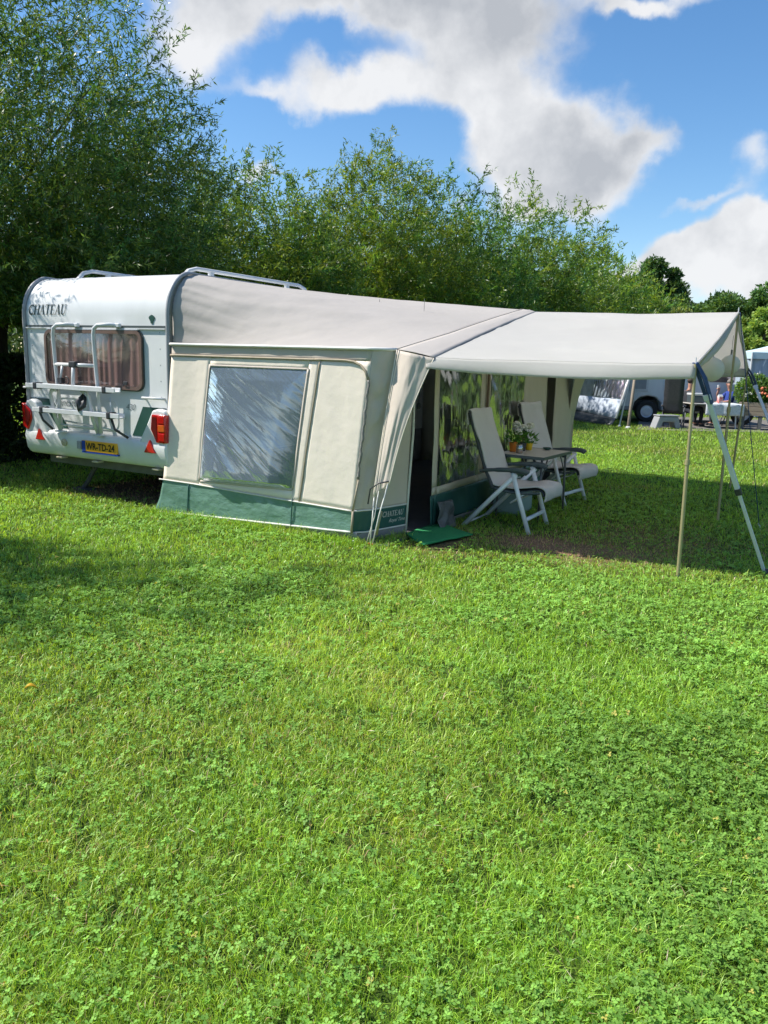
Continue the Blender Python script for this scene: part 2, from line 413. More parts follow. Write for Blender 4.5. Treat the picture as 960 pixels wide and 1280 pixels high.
M['clover'] = leaf_mat('clover leaves', .34, .55, .22, (1.9, 1.78, 2.1))
# ------------------------------------------------------------------ caravan (local frame: u across, v along, z up)
V0 = .03                       # rear face
def rear_v(z):
    """where the rear face stands at height z: upright, then rolling over into the roof"""
    z = np.asarray(z, float)
    k = np.clip((z - 2.07) / .45, 0, .9999)
    return V0 + .37 * (1 - np.sqrt(1 - k * k))
UL, UR = -2.10, .13
def rear_profile(z0, top, n=12):
    """(v,z) up the rear and over to the roof"""
    pts = [(V0, z0), (V0, 1.2), (V0, 2.07)]
    for i in range(1, n + 1):
        a = math.pi / 2 * i / n
        pts.append((V0 + .37 * (1 - math.cos(a)), 2.07 + .45 * math.sin(a)))
    return pts
caravan = pitch_empty('caravan')
tag(caravan, 'white touring caravan with a bike rack and yellow number plate on its rear', 'caravan')
CV_LEN = 6.7
prof = rear_profile(.50, True)
front = [(CV_LEN - .9, 2.52), (CV_LEN - .45, 2.42), (CV_LEN - .1, 2.1), (CV_LEN, 1.5), (CV_LEN - .05, .8), (CV_LEN - .25, .48)]
mb = MB(); mb.prism(prof + front, UR - UL, axis=0, start=UL)
body = mb.build('body', M['caravan_white'], caravan, smooth='angle', bevel=.018)
mb = MB(); mb.box(UL + .12, V0 + .15, .36, UR - .12, CV_LEN - .3, .485); mb.build('chassis', M['under'], caravan)
for s in (0, 1):
    c = (UL + .16 if s == 0 else UR - .16, 3.4, .31)
    w = MB(); w.lathe([(.17, -.09), (.25, -.1), (.30, -.08), (.31, 0), (.30, .08), (.25, .1), (.17, .09)], c, 28, axis=0, caps=False)
    wo = w.build('wheel', M['rubber'], caravan, smooth='angle')
    r = MB(); r.lathe([(.03, -.08), (.15, -.07), (.17, -.085), (.17, .085), (.15, .07), (.03, .08)], c, 24, axis=0); r.build('rim', M['alu'], wo, smooth='angle')
# edge trims that follow the outline, in grey rubber with a dark line
for uu, nm in ((UL - .005, 0), (UR + .025, 1)):
    t = MB(); P = [(uu, v - .012, z + (.008 if z > 2.2 else 0)) for v, z in prof] 
    P += [(uu, v, 2.525) for v in np.linspace(.55, CV_LEN - .9, 8)]
    t.tube(P, [.022] * 13 + [.018, .014] + [.010] * 8, 8)
    t.build('edge_trim', M['grey_trim'], caravan, smooth=True)
t = MB(); t.box(UL + .02, V0 - .012, 1.945, UR - .01, V0 + .01, 1.968); t.build('seam_strip', M['seam_dark'], caravan)
t = MB(); t.box(UL + .02, V0 - .02, 1.93, UR - .01, V0 + .01, 1.944); t.build('rain_channel', M['white_metal'], caravan)
# rear window: rounded frame, curtain, tinted pane
def round_rect(x0, z0, x1, z1, r, n=6):
    P = []
    for cx, cz, a0 in ((x1 - r, z1 - r, 0), (x0 + r, z1 - r, 90), (x0 + r, z0 + r, 180), (x1 - r, z0 + r, 270)):
        for i in range(n + 1):
            a = rad(a0 + 90 * i / n); P.append((cx + r * math.cos(a), cz + r * math.sin(a)))
    return P
WX0, WX1, WZ0, WZ1 = -1.75, -.21, 1.29, 1.915
def ring(mb, outer, inner, y0, y1):
    n = len(outer); V = []
    for (P, y) in ((outer, y0), (inner, y0), (inner, y1), (outer, y1)):
        V += [(p[0], y, p[1]) for p in P]
    F = []
    for k in range(4):
        a, b = k * n, ((k + 1) % 4) * n
        for i in range(n):
            j = (i + 1) % n; F.append((a + i, a + j, b + j, b + i))
    mb.add(V, F)
f = MB(); ring(f, round_rect(WX0, WZ0, WX1, WZ1, .09), round_rect(WX0 + .035, WZ0 + .035, WX1 - .035, WZ1 - .035, .065), V0 - .035, V0 + .004)
win = f.build('window', M['brown_frame'], caravan, smooth='angle')
f = MB(); ring(f, round_rect(WX0 - .012, WZ0 - .012, WX1 + .012, WZ1 + .012, .10), round_rect(WX0 + .002, WZ0 + .002, WX1 - .002, WZ1 - .002, .09), V0 - .012, V0 + .003); f.build('rubber_seal', M['seam_dark'], win, smooth='angle')
c = MB(); c.grid(lambda s, t: np.stack([WX0 + .04 + s * (WX1 - WX0 - .08), V0 - .010 + .007 * np.sin(s * 95 + 2 * np.sin(s * 11)) - .002, WZ0 + .04 + t * (WZ1 - WZ0 - .08)], 1), 160, 2)
c.build('curtain', M['curtain'], win, smooth=True)
p = MB(); p.grid(lambda s, t: np.stack([WX0 + .03 + s * (WX1 - WX0 - .06), V0 - .028 - .012 * np.sin(math.pi * s) * np.sin(math.pi * t), WZ0 + .03 + t * (WZ1 - WZ0 - .06)], 1), 16, 8)
p.build('pane', M['pane_brown'], win, smooth=True)
for uu in (WX0 + .22, WX1 - .24):
    k = MB(); k.box(uu - .03, V0 - .05, WZ0 + .05, uu + .03, V0 - .036, WZ0 + .09); k.build('catch', M['black_plastic'], win, bevel=.004)
s_ = MB(); s_.box(WX0 + .05, V0 - .032, 1.9205, WX1 - .05, V0 + .002, 1.9285); s_.build('hinge_rail', M['alu'], caravan)
# lettering
def on_rear(x0, z0, off):
    return lambda x, z, k=0: np.stack([x0 + x, rear_v(z0 + z) - off - np.asarray(k) * np.ones_like(x), z0 + z], 1)
serif_text('lettering', 'CHATEAU', .112, on_rear(-2.035, 2.085, .006), M['letter_green'], caravan, shear=.16, weight=1.05)
text_mesh('lettering', 'Cantate', .115, M['letter_grey'], lambda x, y: np.stack([-1.66 + x, np.full_like(x, V0 - .004), 1.065 + y], 1), caravan, shear=.35)
text_mesh('lettering', '430', .095, M['letter_grey'], lambda x, y: np.stack([-.50 + x, np.full_like(x, V0 - .004), 1.075 + y], 1), caravan, shear=.3)
e = MB(); e.prism([(-.075 + .035 * math.cos(a) * (1 + .35 * math.sin(3 * a)), 2.035 + .045 * math.sin(a)) for a in np.linspace(0, 2 * math.pi, 20)[:-1]], .004, 1, float(rear_v(2.02)) - .006)
e.build('emblem', M['decal_green'], caravan)
for k_ in range(2):
    xx = UL + .10 if k_ == 0 else UR - .10
    for zz in np.linspace(.90, 1.90, 7):
        q = MB(); q.lathe([(.001, -.003), (.006, -.002), (.007, 0)], (xx, V0, float(zz)), 8, axis=1); q.build('screw', M['grey_trim'], caravan)
# green stripes
for poly in ([(-.24, 1.12), (.10, 1.12), (.10, 1.055), (-.05, 1.055), (-.255, .80), (-.41, .80)],
             [(-2.09, 1.13), (-1.70, 1.13), (-1.64, 1.055), (-2.09, 1.055)],
             [(-1.80, 1.00), (-1.59, 1.00), (-1.44, .80), (-1.62, .80)]):
    d = MB(); d.prism(poly, .003, 1, V0 - .004); d.build('stripe', M['decal_green'], caravan)
# embossed panel round the lower middle
f = MB(); ring(f, round_rect(-1.62, .83, -.62, 1.17, .10), round_rect(-1.605, .845, -.635, 1.155, .09), V0 - .006, V0 + .002); f.build('panel_bead', M['caravan_white'], caravan)
# bumper with its two lamp pods
b = MB(); b.prism([(V0 + .05, .47), (V0 - .02, .48), (V0 - .075, .545), (V0 - .10, .70), (V0 - .085, .755), (V0 - .06, .772), (V0 + .05, .785)], 2.27, axis=0, start=-2.10)
bump = b.build('bumper', M['bumper_white'], caravan, smooth='angle', bevel=.02, seg=3)
pl = [(-2.10, .70), (-2.10, 1.04), (-2.06, 1.10), (-1.97, 1.125), (-1.885, 1.09), (-1.84, 1.00), (-1.68, .74), (-1.70, .70)]
pr_ = [(.17, .70), (.17, 1.06), (.15, 1.10), (.05, 1.115), (-.03, 1.095), (-.085, .99), (-.24, .74), (-.22, .70)]
for poly in (pl, pr_):
    q = MB(); q.prism(poly, .14, 1, V0 - .085); q.build('lamp_pod', M['bumper_white'], bump, smooth='angle', bevel=.025, seg=3)
VL = V0 - .105
for poly, mm, d0 in (([(-.015, 1.055), (.175, 1.055), (.175, .76), (.045, .76), (-.035, .90)], 'red_lens', .05), ([(-2.115, 1.07), (-2.06, 1.055), (-1.965, .985), (-1.955, .90), (-2.03, .76), (-2.115, .80)], 'red_lens', .05)):
    q = MB(); q.prism(poly, .10, 1, VL); tl = q.build('tail_light', M[mm], caravan, smooth='angle', bevel=.008)
    if poly[0][0] > -1:
        for z0, z1, c_ in ((.78, .86, 'red_lens'), (.88, .95, 'orange_lens'), (.965, 1.04, 'red_lens')):
            k = MB(); k.box(.075, VL - .006, z0, .165, VL + .01, z1); k.build('lamp_segment', M[c_], tl, bevel=.004)
        k = MB(); k.prism([(-.005, 1.03), (.055, 1.03), (.06, .79), (.045, .78), (-.02, .905)], .012, 1, VL - .004); k.build('lamp_segment', M['dark_lens'], tl)
    else:
        k = MB(); k.prism([(-2.06, 1.03), (-1.985, .975), (-1.975, .905), (-2.03, .80), (-2.045, .82)], .012, 1, VL - .005); k.build('lamp_segment', M['dark_lens'], tl)
for poly in ([(-1.895, .655), (-1.735, .655), (-1.83, .785)], [(-.135, .645), (.03, .645), (-.05, .785)]):
    q = MB(); q.prism(poly, .025, 1, V0 - .112); q.build('reflector', M['reflector'], caravan, bevel=.006)
# number plate
q = MB(); q.box(-1.09, V0 - .115, .585, -.54, V0 - .09, .705); plate = q.build('number_plate', M['plate_yellow'], caravan, bevel=.004)
q = MB(); q.box(-1.09, V0 - .1185, .588, -1.035, V0 - .1155, .702); q.build('blue_band', M['plate_blue'], plate)
text_mesh('plate_text', 'WR-TD-24', .105, M['black_paint'], lambda x, y: np.stack([-1.02 + x * .92, np.full_like(x, V0 - .1185), .610 + y], 1), plate, bold=.002)
q = MB(); q.box(-1.10, V0 - .112, .565, -.53, V0 - .08, .583); q.build('plate_rail', M['plate_blue'], plate)
q = MB(); q.box(-1.175, V0 - .118, .60, -1.115, V0 - .09, .69); q.build('plate_lamp', M['grey_trim'], bump, bevel=.006)
q = MB(); q.lathe([(.03, 0), (.042, .006), (.042, .02)], (-1.40, V0 - .118, .655), 18, axis=1); q.build('socket_cap', M['beige_plastic'], bump, smooth='angle')
for uu in (-1.55, -.95, -.02):
    q = MB(); q.box(uu - .05, V0 - .07, .455, uu + .05, V0 + .02, .474); q.build('bracket', M['beige_plastic'], bump, bevel=.006)
# corner steady under the rear
q = MB(); q.tube([(-1.42, .30, .46), (-1.45, .38, .30), (-1.62, .42, .12), (-1.74, .45, .03)], [.03, .03, .028, .028], 6)
q.tube([(-1.20, .30, .46), (-1.55, .42, .20)], .016, 6); q.box(-1.86, .36, 0, -1.60, .54, .028)
q.build('corner_steady', M['dark_steel'], caravan, bevel=.004)
# grab handles
q = MB(); q.tube([(-.20, V0, 1.215), (-.20, V0 - .05, 1.22), (.08, V0 - .05, 1.22), (.08, V0, 1.215)], .013, 8); q.build('grab_handle', M['white_metal'], caravan, smooth=True)
q = MB(); q.tube([(-2.13, V0, 1.245), (-2.13, V0 - .05, 1.25), (-1.9, V0 - .05, 1.25), (-1.9, V0, 1.245)], .013, 8); q.build('grab_handle', M['white_metal'], caravan, smooth=True)
# roof rails
for uu, va, vb in ((-.16, .62, 2.95), (-1.70, .50, 2.85)):
    q = MB(); P = [(uu, va - .04, 2.51), (uu, va + .05, 2.595), (uu, va + .18, 2.63), (uu, vb - .18, 2.64), (uu, vb - .05, 2.605), (uu, vb + .04, 2.51)]
    q.tube(P, .028, 8, flat=.8)
    for vv in (va + .42, vb - .45):
        q.hexa([(uu - .022, vv - .035, 2.51), (uu + .022, vv - .035, 2.51), (uu + .022, vv + .035, 2.51), (uu - .022, vv + .035, 2.51), (uu - .022, vv - .025, 2.63), (uu + .022, vv - .025, 2.63), (uu + .022, vv + .025, 2.63), (uu - .022, vv + .025, 2.63)])
    q.build('roof_rail', M['white_metal'], caravan, smooth='angle')
# bicycle rack: an upper hoop, a folded-up lower hoop and two wheel rails
rack = bpy.data.objects.new('bike_rack', None); link(rack, caravan)
for uu in (-1.45, -.80):
    q = MB(); q.tube([(uu + .26, V0 - .01, 1.962), (uu + .20, V0 - .09, 1.972), (uu + .06, V0 - .135, 1.965), (uu + .015, V0 - .145, 1.93), (uu, V0 - .145, 1.86), (uu + .012, V0 - .14, 1.55), (uu + .025, V0 - .13, 1.25), (uu + .03, V0 - .12, .80)], .0225, 10)
    q.build('upright_tube', M['white_metal'], rack, smooth=True)
    q = MB(); q.box(uu + .20, V0 - .06, 1.945, uu + .30, V0 - .022, 1.99); q.build('bracket', M['alu'], rack, bevel=.008)
q = MB(); q.tube([(-1.45, V0 - .14, 1.535), (-.79, V0 - .14, 1.535)], .021, 10); q.build('cross_tube', M['white_metal'], rack, smooth=True)
q = MB(); q.tube([(-1.12, V0 - .155, 1.55), (-1.115, V0 - .17, 1.42), (-1.09, V0 - .20, 1.27)], .022, 10); q.build('support_arm', M['white_metal'], rack, smooth=True)
q = MB(); q.box(-1.175, V0 - .185, 1.505, -1.065, V0 - .11, 1.575); q.build('clamp', M['black_plastic'], rack, bevel=.012)
q = MB(); q.tube([(-1.32, V0 - .14, 1.53), (-1.325, V0 - .17, 1.38)], .014, 8); q.build('hook_arm', M['alu'], rack, smooth=True)
q = MB(); q.box(-1.36, V0 - .19, 1.33, -1.29, V0 - .14, 1.39); q.tube([(-1.24 + .05 * math.cos(a), V0 - .17, 1.36 + .045 * math.sin(a)) for a in np.linspace(-2.6, 1.6, 12)], .008, 6); q.build('hook', M['black_plastic'], rack, bevel=.006)
for k, (z0, ua, ub, vv) in enumerate(((1.265, -1.79, -.36, V0 - .235), (.995, -1.73, -.33, V0 - .215))):
    q = MB(); q.prism([(vv - .045, z0), (vv + .045, z0), (vv + .045, z0 + .052), (vv + .035, z0 + .052), (vv + .030, z0 + .014), (vv - .030, z0 + .014), (vv - .035, z0 + .052), (vv - .045, z0 + .052)], ub - ua, axis=0, start=ua)
    q.build('wheel_rail', M['white_metal'], rack, bevel=.006)
    for uu in (ua + .16, ub - .16):
        q = MB(); q.box(uu - .028, vv - .052, z0 - .012, uu + .028, vv + .052, z0 + .062); q.build('strap', M['black_plastic'], rack, bevel=.01)
for uu in (-1.47, -.85):
    x1 = uu + (.10 if uu < -1 else -.10)
    q = MB(); q.tube([(x1, V0 - .205, 1.255), (uu + (.03 if uu < -1 else -.03), V0 - .205, 1.245), (uu, V0 - .20, 1.20), (uu + .02, V0 - .17, .95), (uu + .035, V0 - .115, .79)], .021, 10)
    q.build('folding_tube', M['white_metal'], rack, smooth=True)
    q = MB(); q.box(uu - .02, V0 - .15, .772, uu + .10, V0 - .075, .79); q.build('foot_plate', M['alu'], rack, bevel=.004)
q = MB(); q.tube([(-1.42, V0 - .13, .86), (-.80, V0 - .13, .855)], .011, 8); q.tube([(-1.36, V0 - .11, .905), (-.50, V0 - .10, .845)], .010, 8); q.build('brace_rod', M['white_metal'], rack, smooth=True)
q = MB(); q.tube([(-.93, V0 - .19, 1.22), (-.97, V0 - .24, 1.15), (-.93, V0 - .25, 1.06), (-.89, V0 - .24, 1.10), (-.90, V0 - .20, 1.20)], [.02, .034, .036, .03, .02], 6); q.build('strap', M['black_plastic'], rack, smooth=True)
for P in ([(-1.66, V0 - .21, .99), (-1.62, V0 - .20, .90), (-1.52, V0 - .15, .80)], [(-.50, V0 - .21, .99), (-.47, V0 - .19, .87), (-.34, V0 - .13, .785)]):
    q = MB(); q.tube(P, .014, 6); q.build('strap', M['black_plastic'], rack, smooth=True)
q = MB(); q.tube([(-.78, V0 - .10, 1.02), (-.62, V0 - .08, 1.03)], .009, 6); q.tube([(-.66, V0 - .07, .97), (-.66, V0 - .07, 1.2)], .008, 6); q.build('stay', M['alu'], rack, smooth=True)
# ------------------------------------------------------------------ awning
awning = pitch_empty('caravan_awning')
tag(awning, 'beige tent awning with green skirt and creased foil window joined to the white caravan', 'awning')
def lean(z): return .06 * np.clip(np.asarray(z, float), 0, 1.8) / 1.8
def lerp(a, b, t): return a + (b - a) * t
def col_u(name, z):
    z = np.asarray(z, float)
    k = {'L': (.05, .195, 1.78), 'WL': (.535, .725, 1.78), 'WR': (1.71, 1.925, 1.78), 'D': (1.80, 2.045, 1.78), 'Z': (2.43, 2.575, 1.78)}[name]
    u = k[0] + (k[1] - k[0]) * z / k[2]
    if name == 'L': u = u - .09 * np.clip((.42 - z) / .42, 0, 1) ** 1.5 + .02
    return u
def side_pt(u, z, rip=.004):
    u, z = np.broadcast_arrays(np.asarray(u, float), np.asarray(z, float))
    belly = .018 * np.sin(math.pi * np.clip(u / 2.5, 0, 1)) * np.sin(math.pi * np.clip(z / 1.78, 0, 1))
    wr = (fbm(u * 5 + z * 3, z * 2 - u * 1.5, 0, 7, 3) - .5) * 2 * rip
    edge = .10 * np.clip((.45 - u) / .45, 0, 1) * np.clip(z / 1.0, 0, 1)      # the wall joins the caravan a little further back
    return np.stack([u, lean(z) - belly + wr + edge * .0 - .012 - .05 * np.clip((.5 - u) / .5, 0, 1), z], 1)
Z_SK = lambda u: .375 - .028 * u
Z_PB = lambda u: .015 + .038 * u
Z_WB = lambda u: .385 + .030 * u
Z_WT, Z_LO, Z_UP = 1.585, 1.675, 1.785
def cell(mb, ca, cb, za, zb, nu, nv, rip=.004):
    """patch of the side wall between two column lines and two height lines (numbers or functions of u)"""
    def fz(zz, u): return zz(u) if callable(zz) else np.full_like(u, zz)
    def fn(s, t):
        u = lerp(col_u(ca, .9), col_u(cb, .9), s) * np.ones_like(s); z = t * 1.5
        for _ in range(6):
            z = lerp(fz(za, u), fz(zb, u), t); u = lerp(col_u(ca, z), col_u(cb, z), s)
        return side_pt(u, z, rip)
    mb.grid(fn, nu, nv)
w = MB()
cell(w, 'L', 'WL', Z_SK, Z_LO, 10, 26); cell(w, 'WL', 'WR', Z_SK, Z_WB, 14, 2); cell(w, 'WL', 'WR', Z_WT, Z_LO, 14, 3)
cell(w, 'WR', 'D', Z_SK, Z_LO, 3, 26); cell(w, 'D', 'Z', Z_SK, Z_LO, 14, 26, .007)
w.build('side_wall', M['cream_cloth'], awning, smooth=True, thick=.003)
w = MB(); cell(w, 'L', 'Z', Z_LO, Z_UP, 40, 4, .010); w.build('upper_band', M['shade_cloth'], awning, smooth=True, thick=.003)  # shadow of the roof overhang is given by this darker cloth
def fold_pt(u, z, rip):
    """foil and skirt hang in slack diagonal folds"""
    P = side_pt(u, z, rip)
    return P
# side window of creased foil
w = MB()
def fwin(s, t):
    u = lerp(.6, 1.8, s); z = t
    for _ in range(6):
        z = lerp(Z_WB(u), Z_WT, t); u = lerp(col_u('WL', z), col_u('WR', z), s)
    P = side_pt(u, z, .004)
    env = np.clip(np.minimum(np.minimum(s, 1 - s), np.minimum(t, 1 - t)) * 9, 0, 1)
    a = rad(-36)
    q = (u * math.sin(a) - z * math.cos(a)); r_ = (u * math.cos(a) + z * math.sin(a))
    th = np.arctan2(z - 2.35, u + .55); rr = np.hypot(z - 2.35, u + .55)
    f_ = fbm(th * 13.0, rr * 1.1, 0, 21, 3) - .5; g_ = fbm(th * 46, rr * 3.0, u * 1.5, 23, 3) - .5
    P[:, 1] += env * (f_ * .020 + g_ * .0065) - .012 * env - .085 * (1 - t) * np.clip(t * 22, 0, 1) * np.clip(np.minimum(s, 1 - s) * 5, 0, 1) ** .7
    return P
w.grid(fwin, 110, 110)
wo = w.build('window', M['vinyl_side'], awning, smooth=True)
def strip(mb, uz0, uz1, width, off, n=30, horizontal=True):
    def fn(s, t):
        u = lerp(uz0[0], uz1[0], s); z = lerp(uz0[1], uz1[1], s)
        if horizontal: z = z + (t - .5) * width
        else: u = u + (t - .5) * width
        P = side_pt(u, z); P[:, 1] -= off; return P
    mb.grid(fn, n, 1)
w = MB()
strip(w, (col_u('WL', Z_WT) - .01, Z_WT), (col_u('WR', Z_WT) + .01, Z_WT), .022, .006)
strip(w, (col_u('WL', .42), Z_WB(.55)), (col_u('WR', .42), Z_WB(1.76)), .022, .006)
strip(w, (col_u('WL', .40), .40), (col_u('WL', Z_WT), Z_WT), .022, .007, 30, False)
strip(w, (col_u('WR', .44), .44), (col_u('WR', Z_WT), Z_WT), .022, .007, 30, False)
w.build('window_tape', M['shade_cloth'], wo, smooth=True, thick=.002)
# skirt and mud flap
w = MB()
def fsk(s, t):
    u = lerp(.1, 2.44, s); z = t
    for _ in range(6):
        z = lerp(Z_PB(u), Z_SK(u), t); u = lerp(col_u('L', z), col_u('Z', z), s)
    P = side_pt(u, z, .004)
    P[:, 1] += (fbm(u * 7 + z * 6, z * 5, 0, 33, 3) - .5) * .03 * np.sin(math.pi * t)
    return P
w.grid(fsk, 90, 16); w.build('skirt', M['skirt_green'], awning, smooth=True, thick=.003)
w = MB()
def fmf(s, t):
    u = lerp(.03, 2.5, s); z = lerp(0.0, Z_PB(u), t)
    P = side_pt(u, z); P[:, 1] += .05 * (1 - t) * (.3 + vnoise(u * 6, 0, 0, 3)) - .006; P[:, 2] = lerp(.004, Z_PB(u), t); return P
w.grid(fmf, 60, 3); w.build('mud_flap', M['mud_flap'], awning, smooth=True, thick=.002)
w = MB()
for zf, c0, c1, r in ((Z_SK, 'L', 'Z', .008), (Z_PB, 'L', 'Z', .011)):
    us = np.linspace(float(col_u(c0, .2)), float(col_u(c1, .2)), 40); P = side_pt(us, zf(us)); P[:, 1] -= .006; w.tube(P, r, 6)
w.build('white_piping', M['piping'], awning, smooth=True)
us = np.linspace(.2, 2.575, 40); P = side_pt(us, np.full_like(us, Z_UP)); P[:, 1] -= .016
cor = np.array([[2.65, .11, 1.785], [2.742, .20, 1.785]])
w = MB(); w.tube(np.concatenate([P, cor]), .019, 8, flat=.8); w.build('roof_piping', M['piping'], awning, smooth=True)
us = np.linspace(.2, 1.98, 30); P = side_pt(us, np.full_like(us, Z_LO)); P[:, 1] -= .008
us2 = np.linspace(1.98, 2.30, 8); P2 = side_pt(us2, np.full_like(us2, Z_LO + .003)); P2[:, 1] -= .010
arch = [(2.40, 1.668), (2.47, 1.64), (2.525, 1.585), (2.56, 1.51)]
arc_pts = np.array([side_pt(np.array([a]), np.array([b]))[0] for a, b in arch]); arc_pts[:, 1] -= .012
w = MB(); w.tube(np.concatenate([P, P2, arc_pts]), .012, 6); w.build('door_piping', M['tan_piping'], awning, smooth=True)
zs = np.linspace(1.51, .62, 40)
zu = col_u('Z', zs) + .012 + .0045 * np.sin(zs * 40) + .003 * np.sin(zs * 91)
P = side_pt(zu, zs); P[:, 1] -= .014
w = MB(); w.tube(P, .012 + .002 * np.sin(zs * 33), 6); w.build('door_zip', M['zip'], awning, smooth=True)
zs = np.linspace(.33, 1.66, 20); P = side_pt(col_u('D', zs) , zs); P[:, 1] -= .006
w = MB(); w.tube(P, .007, 6)
w.build('door_seam', M['tan_piping'], awning, smooth=True)
for nm_u in (.42, 1.75):
    zs = np.linspace(.06, .35, 8); P = side_pt(np.full(8, nm_u) + zs * .05, zs); P[:, 1] -= .010
    w = MB(); w.tube(P, .006, 6); w.build('skirt_seam', M['skirt_shaded'], awning, smooth=True)
# corner panel: from the zip round the front corner to the doorway, in shade
def fcorner(s, t, z0, z1, rip=1.0, off=0.0):
    z = lerp(z0, z1, t)
    k = np.clip(z / 1.78, 0, 1)
    a = np.stack([col_u('Z', z), lean(z) - .012], 1)
    b = np.stack([2.515 + .235 * k ** 1.15, .13 + .09 * k], 1)
    c = np.stack([2.665 + .05 * k, np.full_like(z, .64)], 1)
    s1 = np.clip(s / .4, 0, 1)[:, None]; s2 = np.clip((s - .4) / .6, 0, 1)[:, None]
    P = a + (b - a) * s1 + (c - b) * s2
    wr = (fbm((P[:, 0] + P[:, 1]) * 7 - z * 3.2, z * 6 + P[:, 0] * 5, 0, 41, 3) - .5) * .055 * rip * np.sin(math.pi * np.clip(s1[:, 0], 0, 1)) + (fbm(s * 6 - z, z * 3, 0, 43, 3) - .5) * .025 * rip * np.sin(math.pi * s)
    return np.stack([P[:, 0] + wr * .7 + off, P[:, 1] - wr * .7 - off * .4, z], 1)
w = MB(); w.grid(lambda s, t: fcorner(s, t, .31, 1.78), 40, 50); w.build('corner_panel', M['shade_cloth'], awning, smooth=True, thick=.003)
w = MB(); w.grid(lambda s, t: fcorner(s, t, .10, .31), 30, 8); w.build('corner_skirt', M['skirt_shaded'], awning, smooth=True, thick=.003)
w = MB(); w.grid(lambda s, t: fcorner(s, t, .003, .10, 1.6), 30, 3); w.build('corner_mud_flap', M['mud_flap'], awning, smooth=True, thick=.002)
w = MB()
for zz in (.10, .31):
    P = fcorner(np.linspace(0, 1, 24), np.zeros(24), zz, zz); w.tube(P + np.array([.006, -.004, 0]), .008, 6)
w.tube([(2.672, .64, .02), (2.69, .64, .5), (2.715, .64, 1.0), (2.71, .64, 1.75)], .012, 6)
w.build('white_piping', M['piping'], awning, smooth=True)
w = MB(); w.tube([(2.445, -.022, .10), (2.455, -.018, .31)], .011, 6); w.tube([(2.45, -.02, .31), (2.50, .0, .62)], .008, 6); w.build('corner_seam', M['tan_piping'], awning, smooth=True)
def on_corner(x0, z0):
    def pl(x, y, k=0):
        s = .40 + .6 * (x0 + x) ; z = z0 + y
        return fcorner(np.clip(s, 0, 1), np.zeros_like(z), z, z) + np.stack([.008 + 0 * x, -.006 + 0 * x, 0 * x], 1)
    return pl
serif_text('skirt_lettering', 'CHATEAU', .052, lambda x, y, k=0: on_corner(.34, .215)(x * 1.9, y), M['piping'], awning, shear=.1, weight=1.1)
text_mesh('skirt_lettering', 'Royal Time', .05, M['piping'], lambda x, y: on_corner(.52, .155)(x * 1.9, y), awning, shear=.4)
# roof
def rail(s):
    """the caravan's side: up from the piping, over the edge and along the roof"""
    s = np.asarray(s, float); a = np.clip(s / .30, 0, 1)
    z = np.where(s < .30, 1.80 + (2.525 - 1.80) * np.sin(a * math.pi / 2) ** 1.0, 2.525)
    v = np.where(s < .30, rear_v(np.minimum(z, 2.519)) + .03, 0)
    v_end = float(rear_v(2.519)) + .03
    v = np.where(s < .30, v, lerp(v_end, 5.75, np.clip((s - .30) / .70, 0, 1)))
    return np.stack([UR + .055 - .13 * np.clip((s - .20) / .10, 0, 1), v, z + .012 * np.clip((s - .20) / .10, 0, 1)], 1)
FV0, FV1, FZ0, FZP = .20, 6.2, 1.785, 2.345
def front_z(v):
    v = np.asarray(v, float); k = np.clip(1 - np.abs(v - 3.2) / 3.0, 0, 1)
    return FZ0 + (FZP - FZ0) * (k * 1.12 - .12 * k * k)
def front_u(v): return 2.745 + .10 * np.clip((np.asarray(v, float) - FV0) / .9, 0, 1)
def froof(s):
    v = lerp(FV0, FV1, np.asarray(s, float)); return np.stack([front_u(v), v, front_z(v)], 1)
def roof_fn(s, t):
    a = s ** 1.35
    sr = a; sf = np.clip(a * 1.0, 0, 1)
    R = rail(sr); Fr = froof(sf)
    P = R + (Fr - R) * t[:, None]
    bay = np.sin(math.pi * t)
    P[:, 2] -= bay * (.004 + .016 * np.clip(a / .3, 0, 1)) * np.where(a > .02, 1, a / .02)
    near = np.clip(1 - t / .45, 0, 1) * np.clip(a / .05, 0, 1) * np.clip((.42 - a) / .2, 0, 1)
    wr = (fbm(a * 46 + t * 7, t * 3.0 + a * 5, 0, 51, 3) - .5) * .038 * near * np.clip(t / .03, 0, 1)
    wr2 = (fbm(a * 12 - t * 2, t * 5, 0, 53, 3) - .5) * .055 * bay
    ridge = .03 * np.exp(-((a - .12 - .10 * t) / .025) ** 2) * bay          # the eave pole showing through
    P[:, 1] -= wr + wr2 * .6 + ridge * .5; P[:, 2] += (wr + wr2) * .5 + ridge * .4
    return P
w = MB(); w.grid(roof_fn, 130, 60); w.build('roof', M['roof_cloth'], awning, smooth=True, thick=.003)
# front strip of the roof, running out past the wall
E0 = np.array([3.115, .20, 1.722])
def eave(s):
    """lower edge of the strip: near corner, up to the peak and down to the far corner"""
    v = lerp(.20, 6.2, np.asarray(s, float))
    k = np.clip(1 - np.abs(v - 3.2) / 3.0, 0, 1)
    return np.stack([3.115 - .11 * k, v, 1.722 + (2.315 - 1.722) * (k * 1.10 - .10 * k * k)], 1)
def strip_fn(s, t):
    A = froof(s); B = eave(s); P = A + (B - A) * t[:, None]
    P[:, 2] += .006 * np.sin(math.pi * t) + .004; P[:, 0] += .003
    wr = (fbm(s * 22, t * 2, 0, 61, 2) - .5) * .02; P[:, 2] += wr * np.sin(math.pi * t)
    return P
w = MB(); w.grid(strip_fn, 90, 6); w.build('roof_edge', M['roof_cloth'], awning, smooth=True, thick=.003)
w = MB(); P = froof(np.linspace(0, 1, 50)); P[:, 2] += .007; w.tube(P, .007, 6); w.build('roof_seam', M['shade_cloth'], awning, smooth=True)
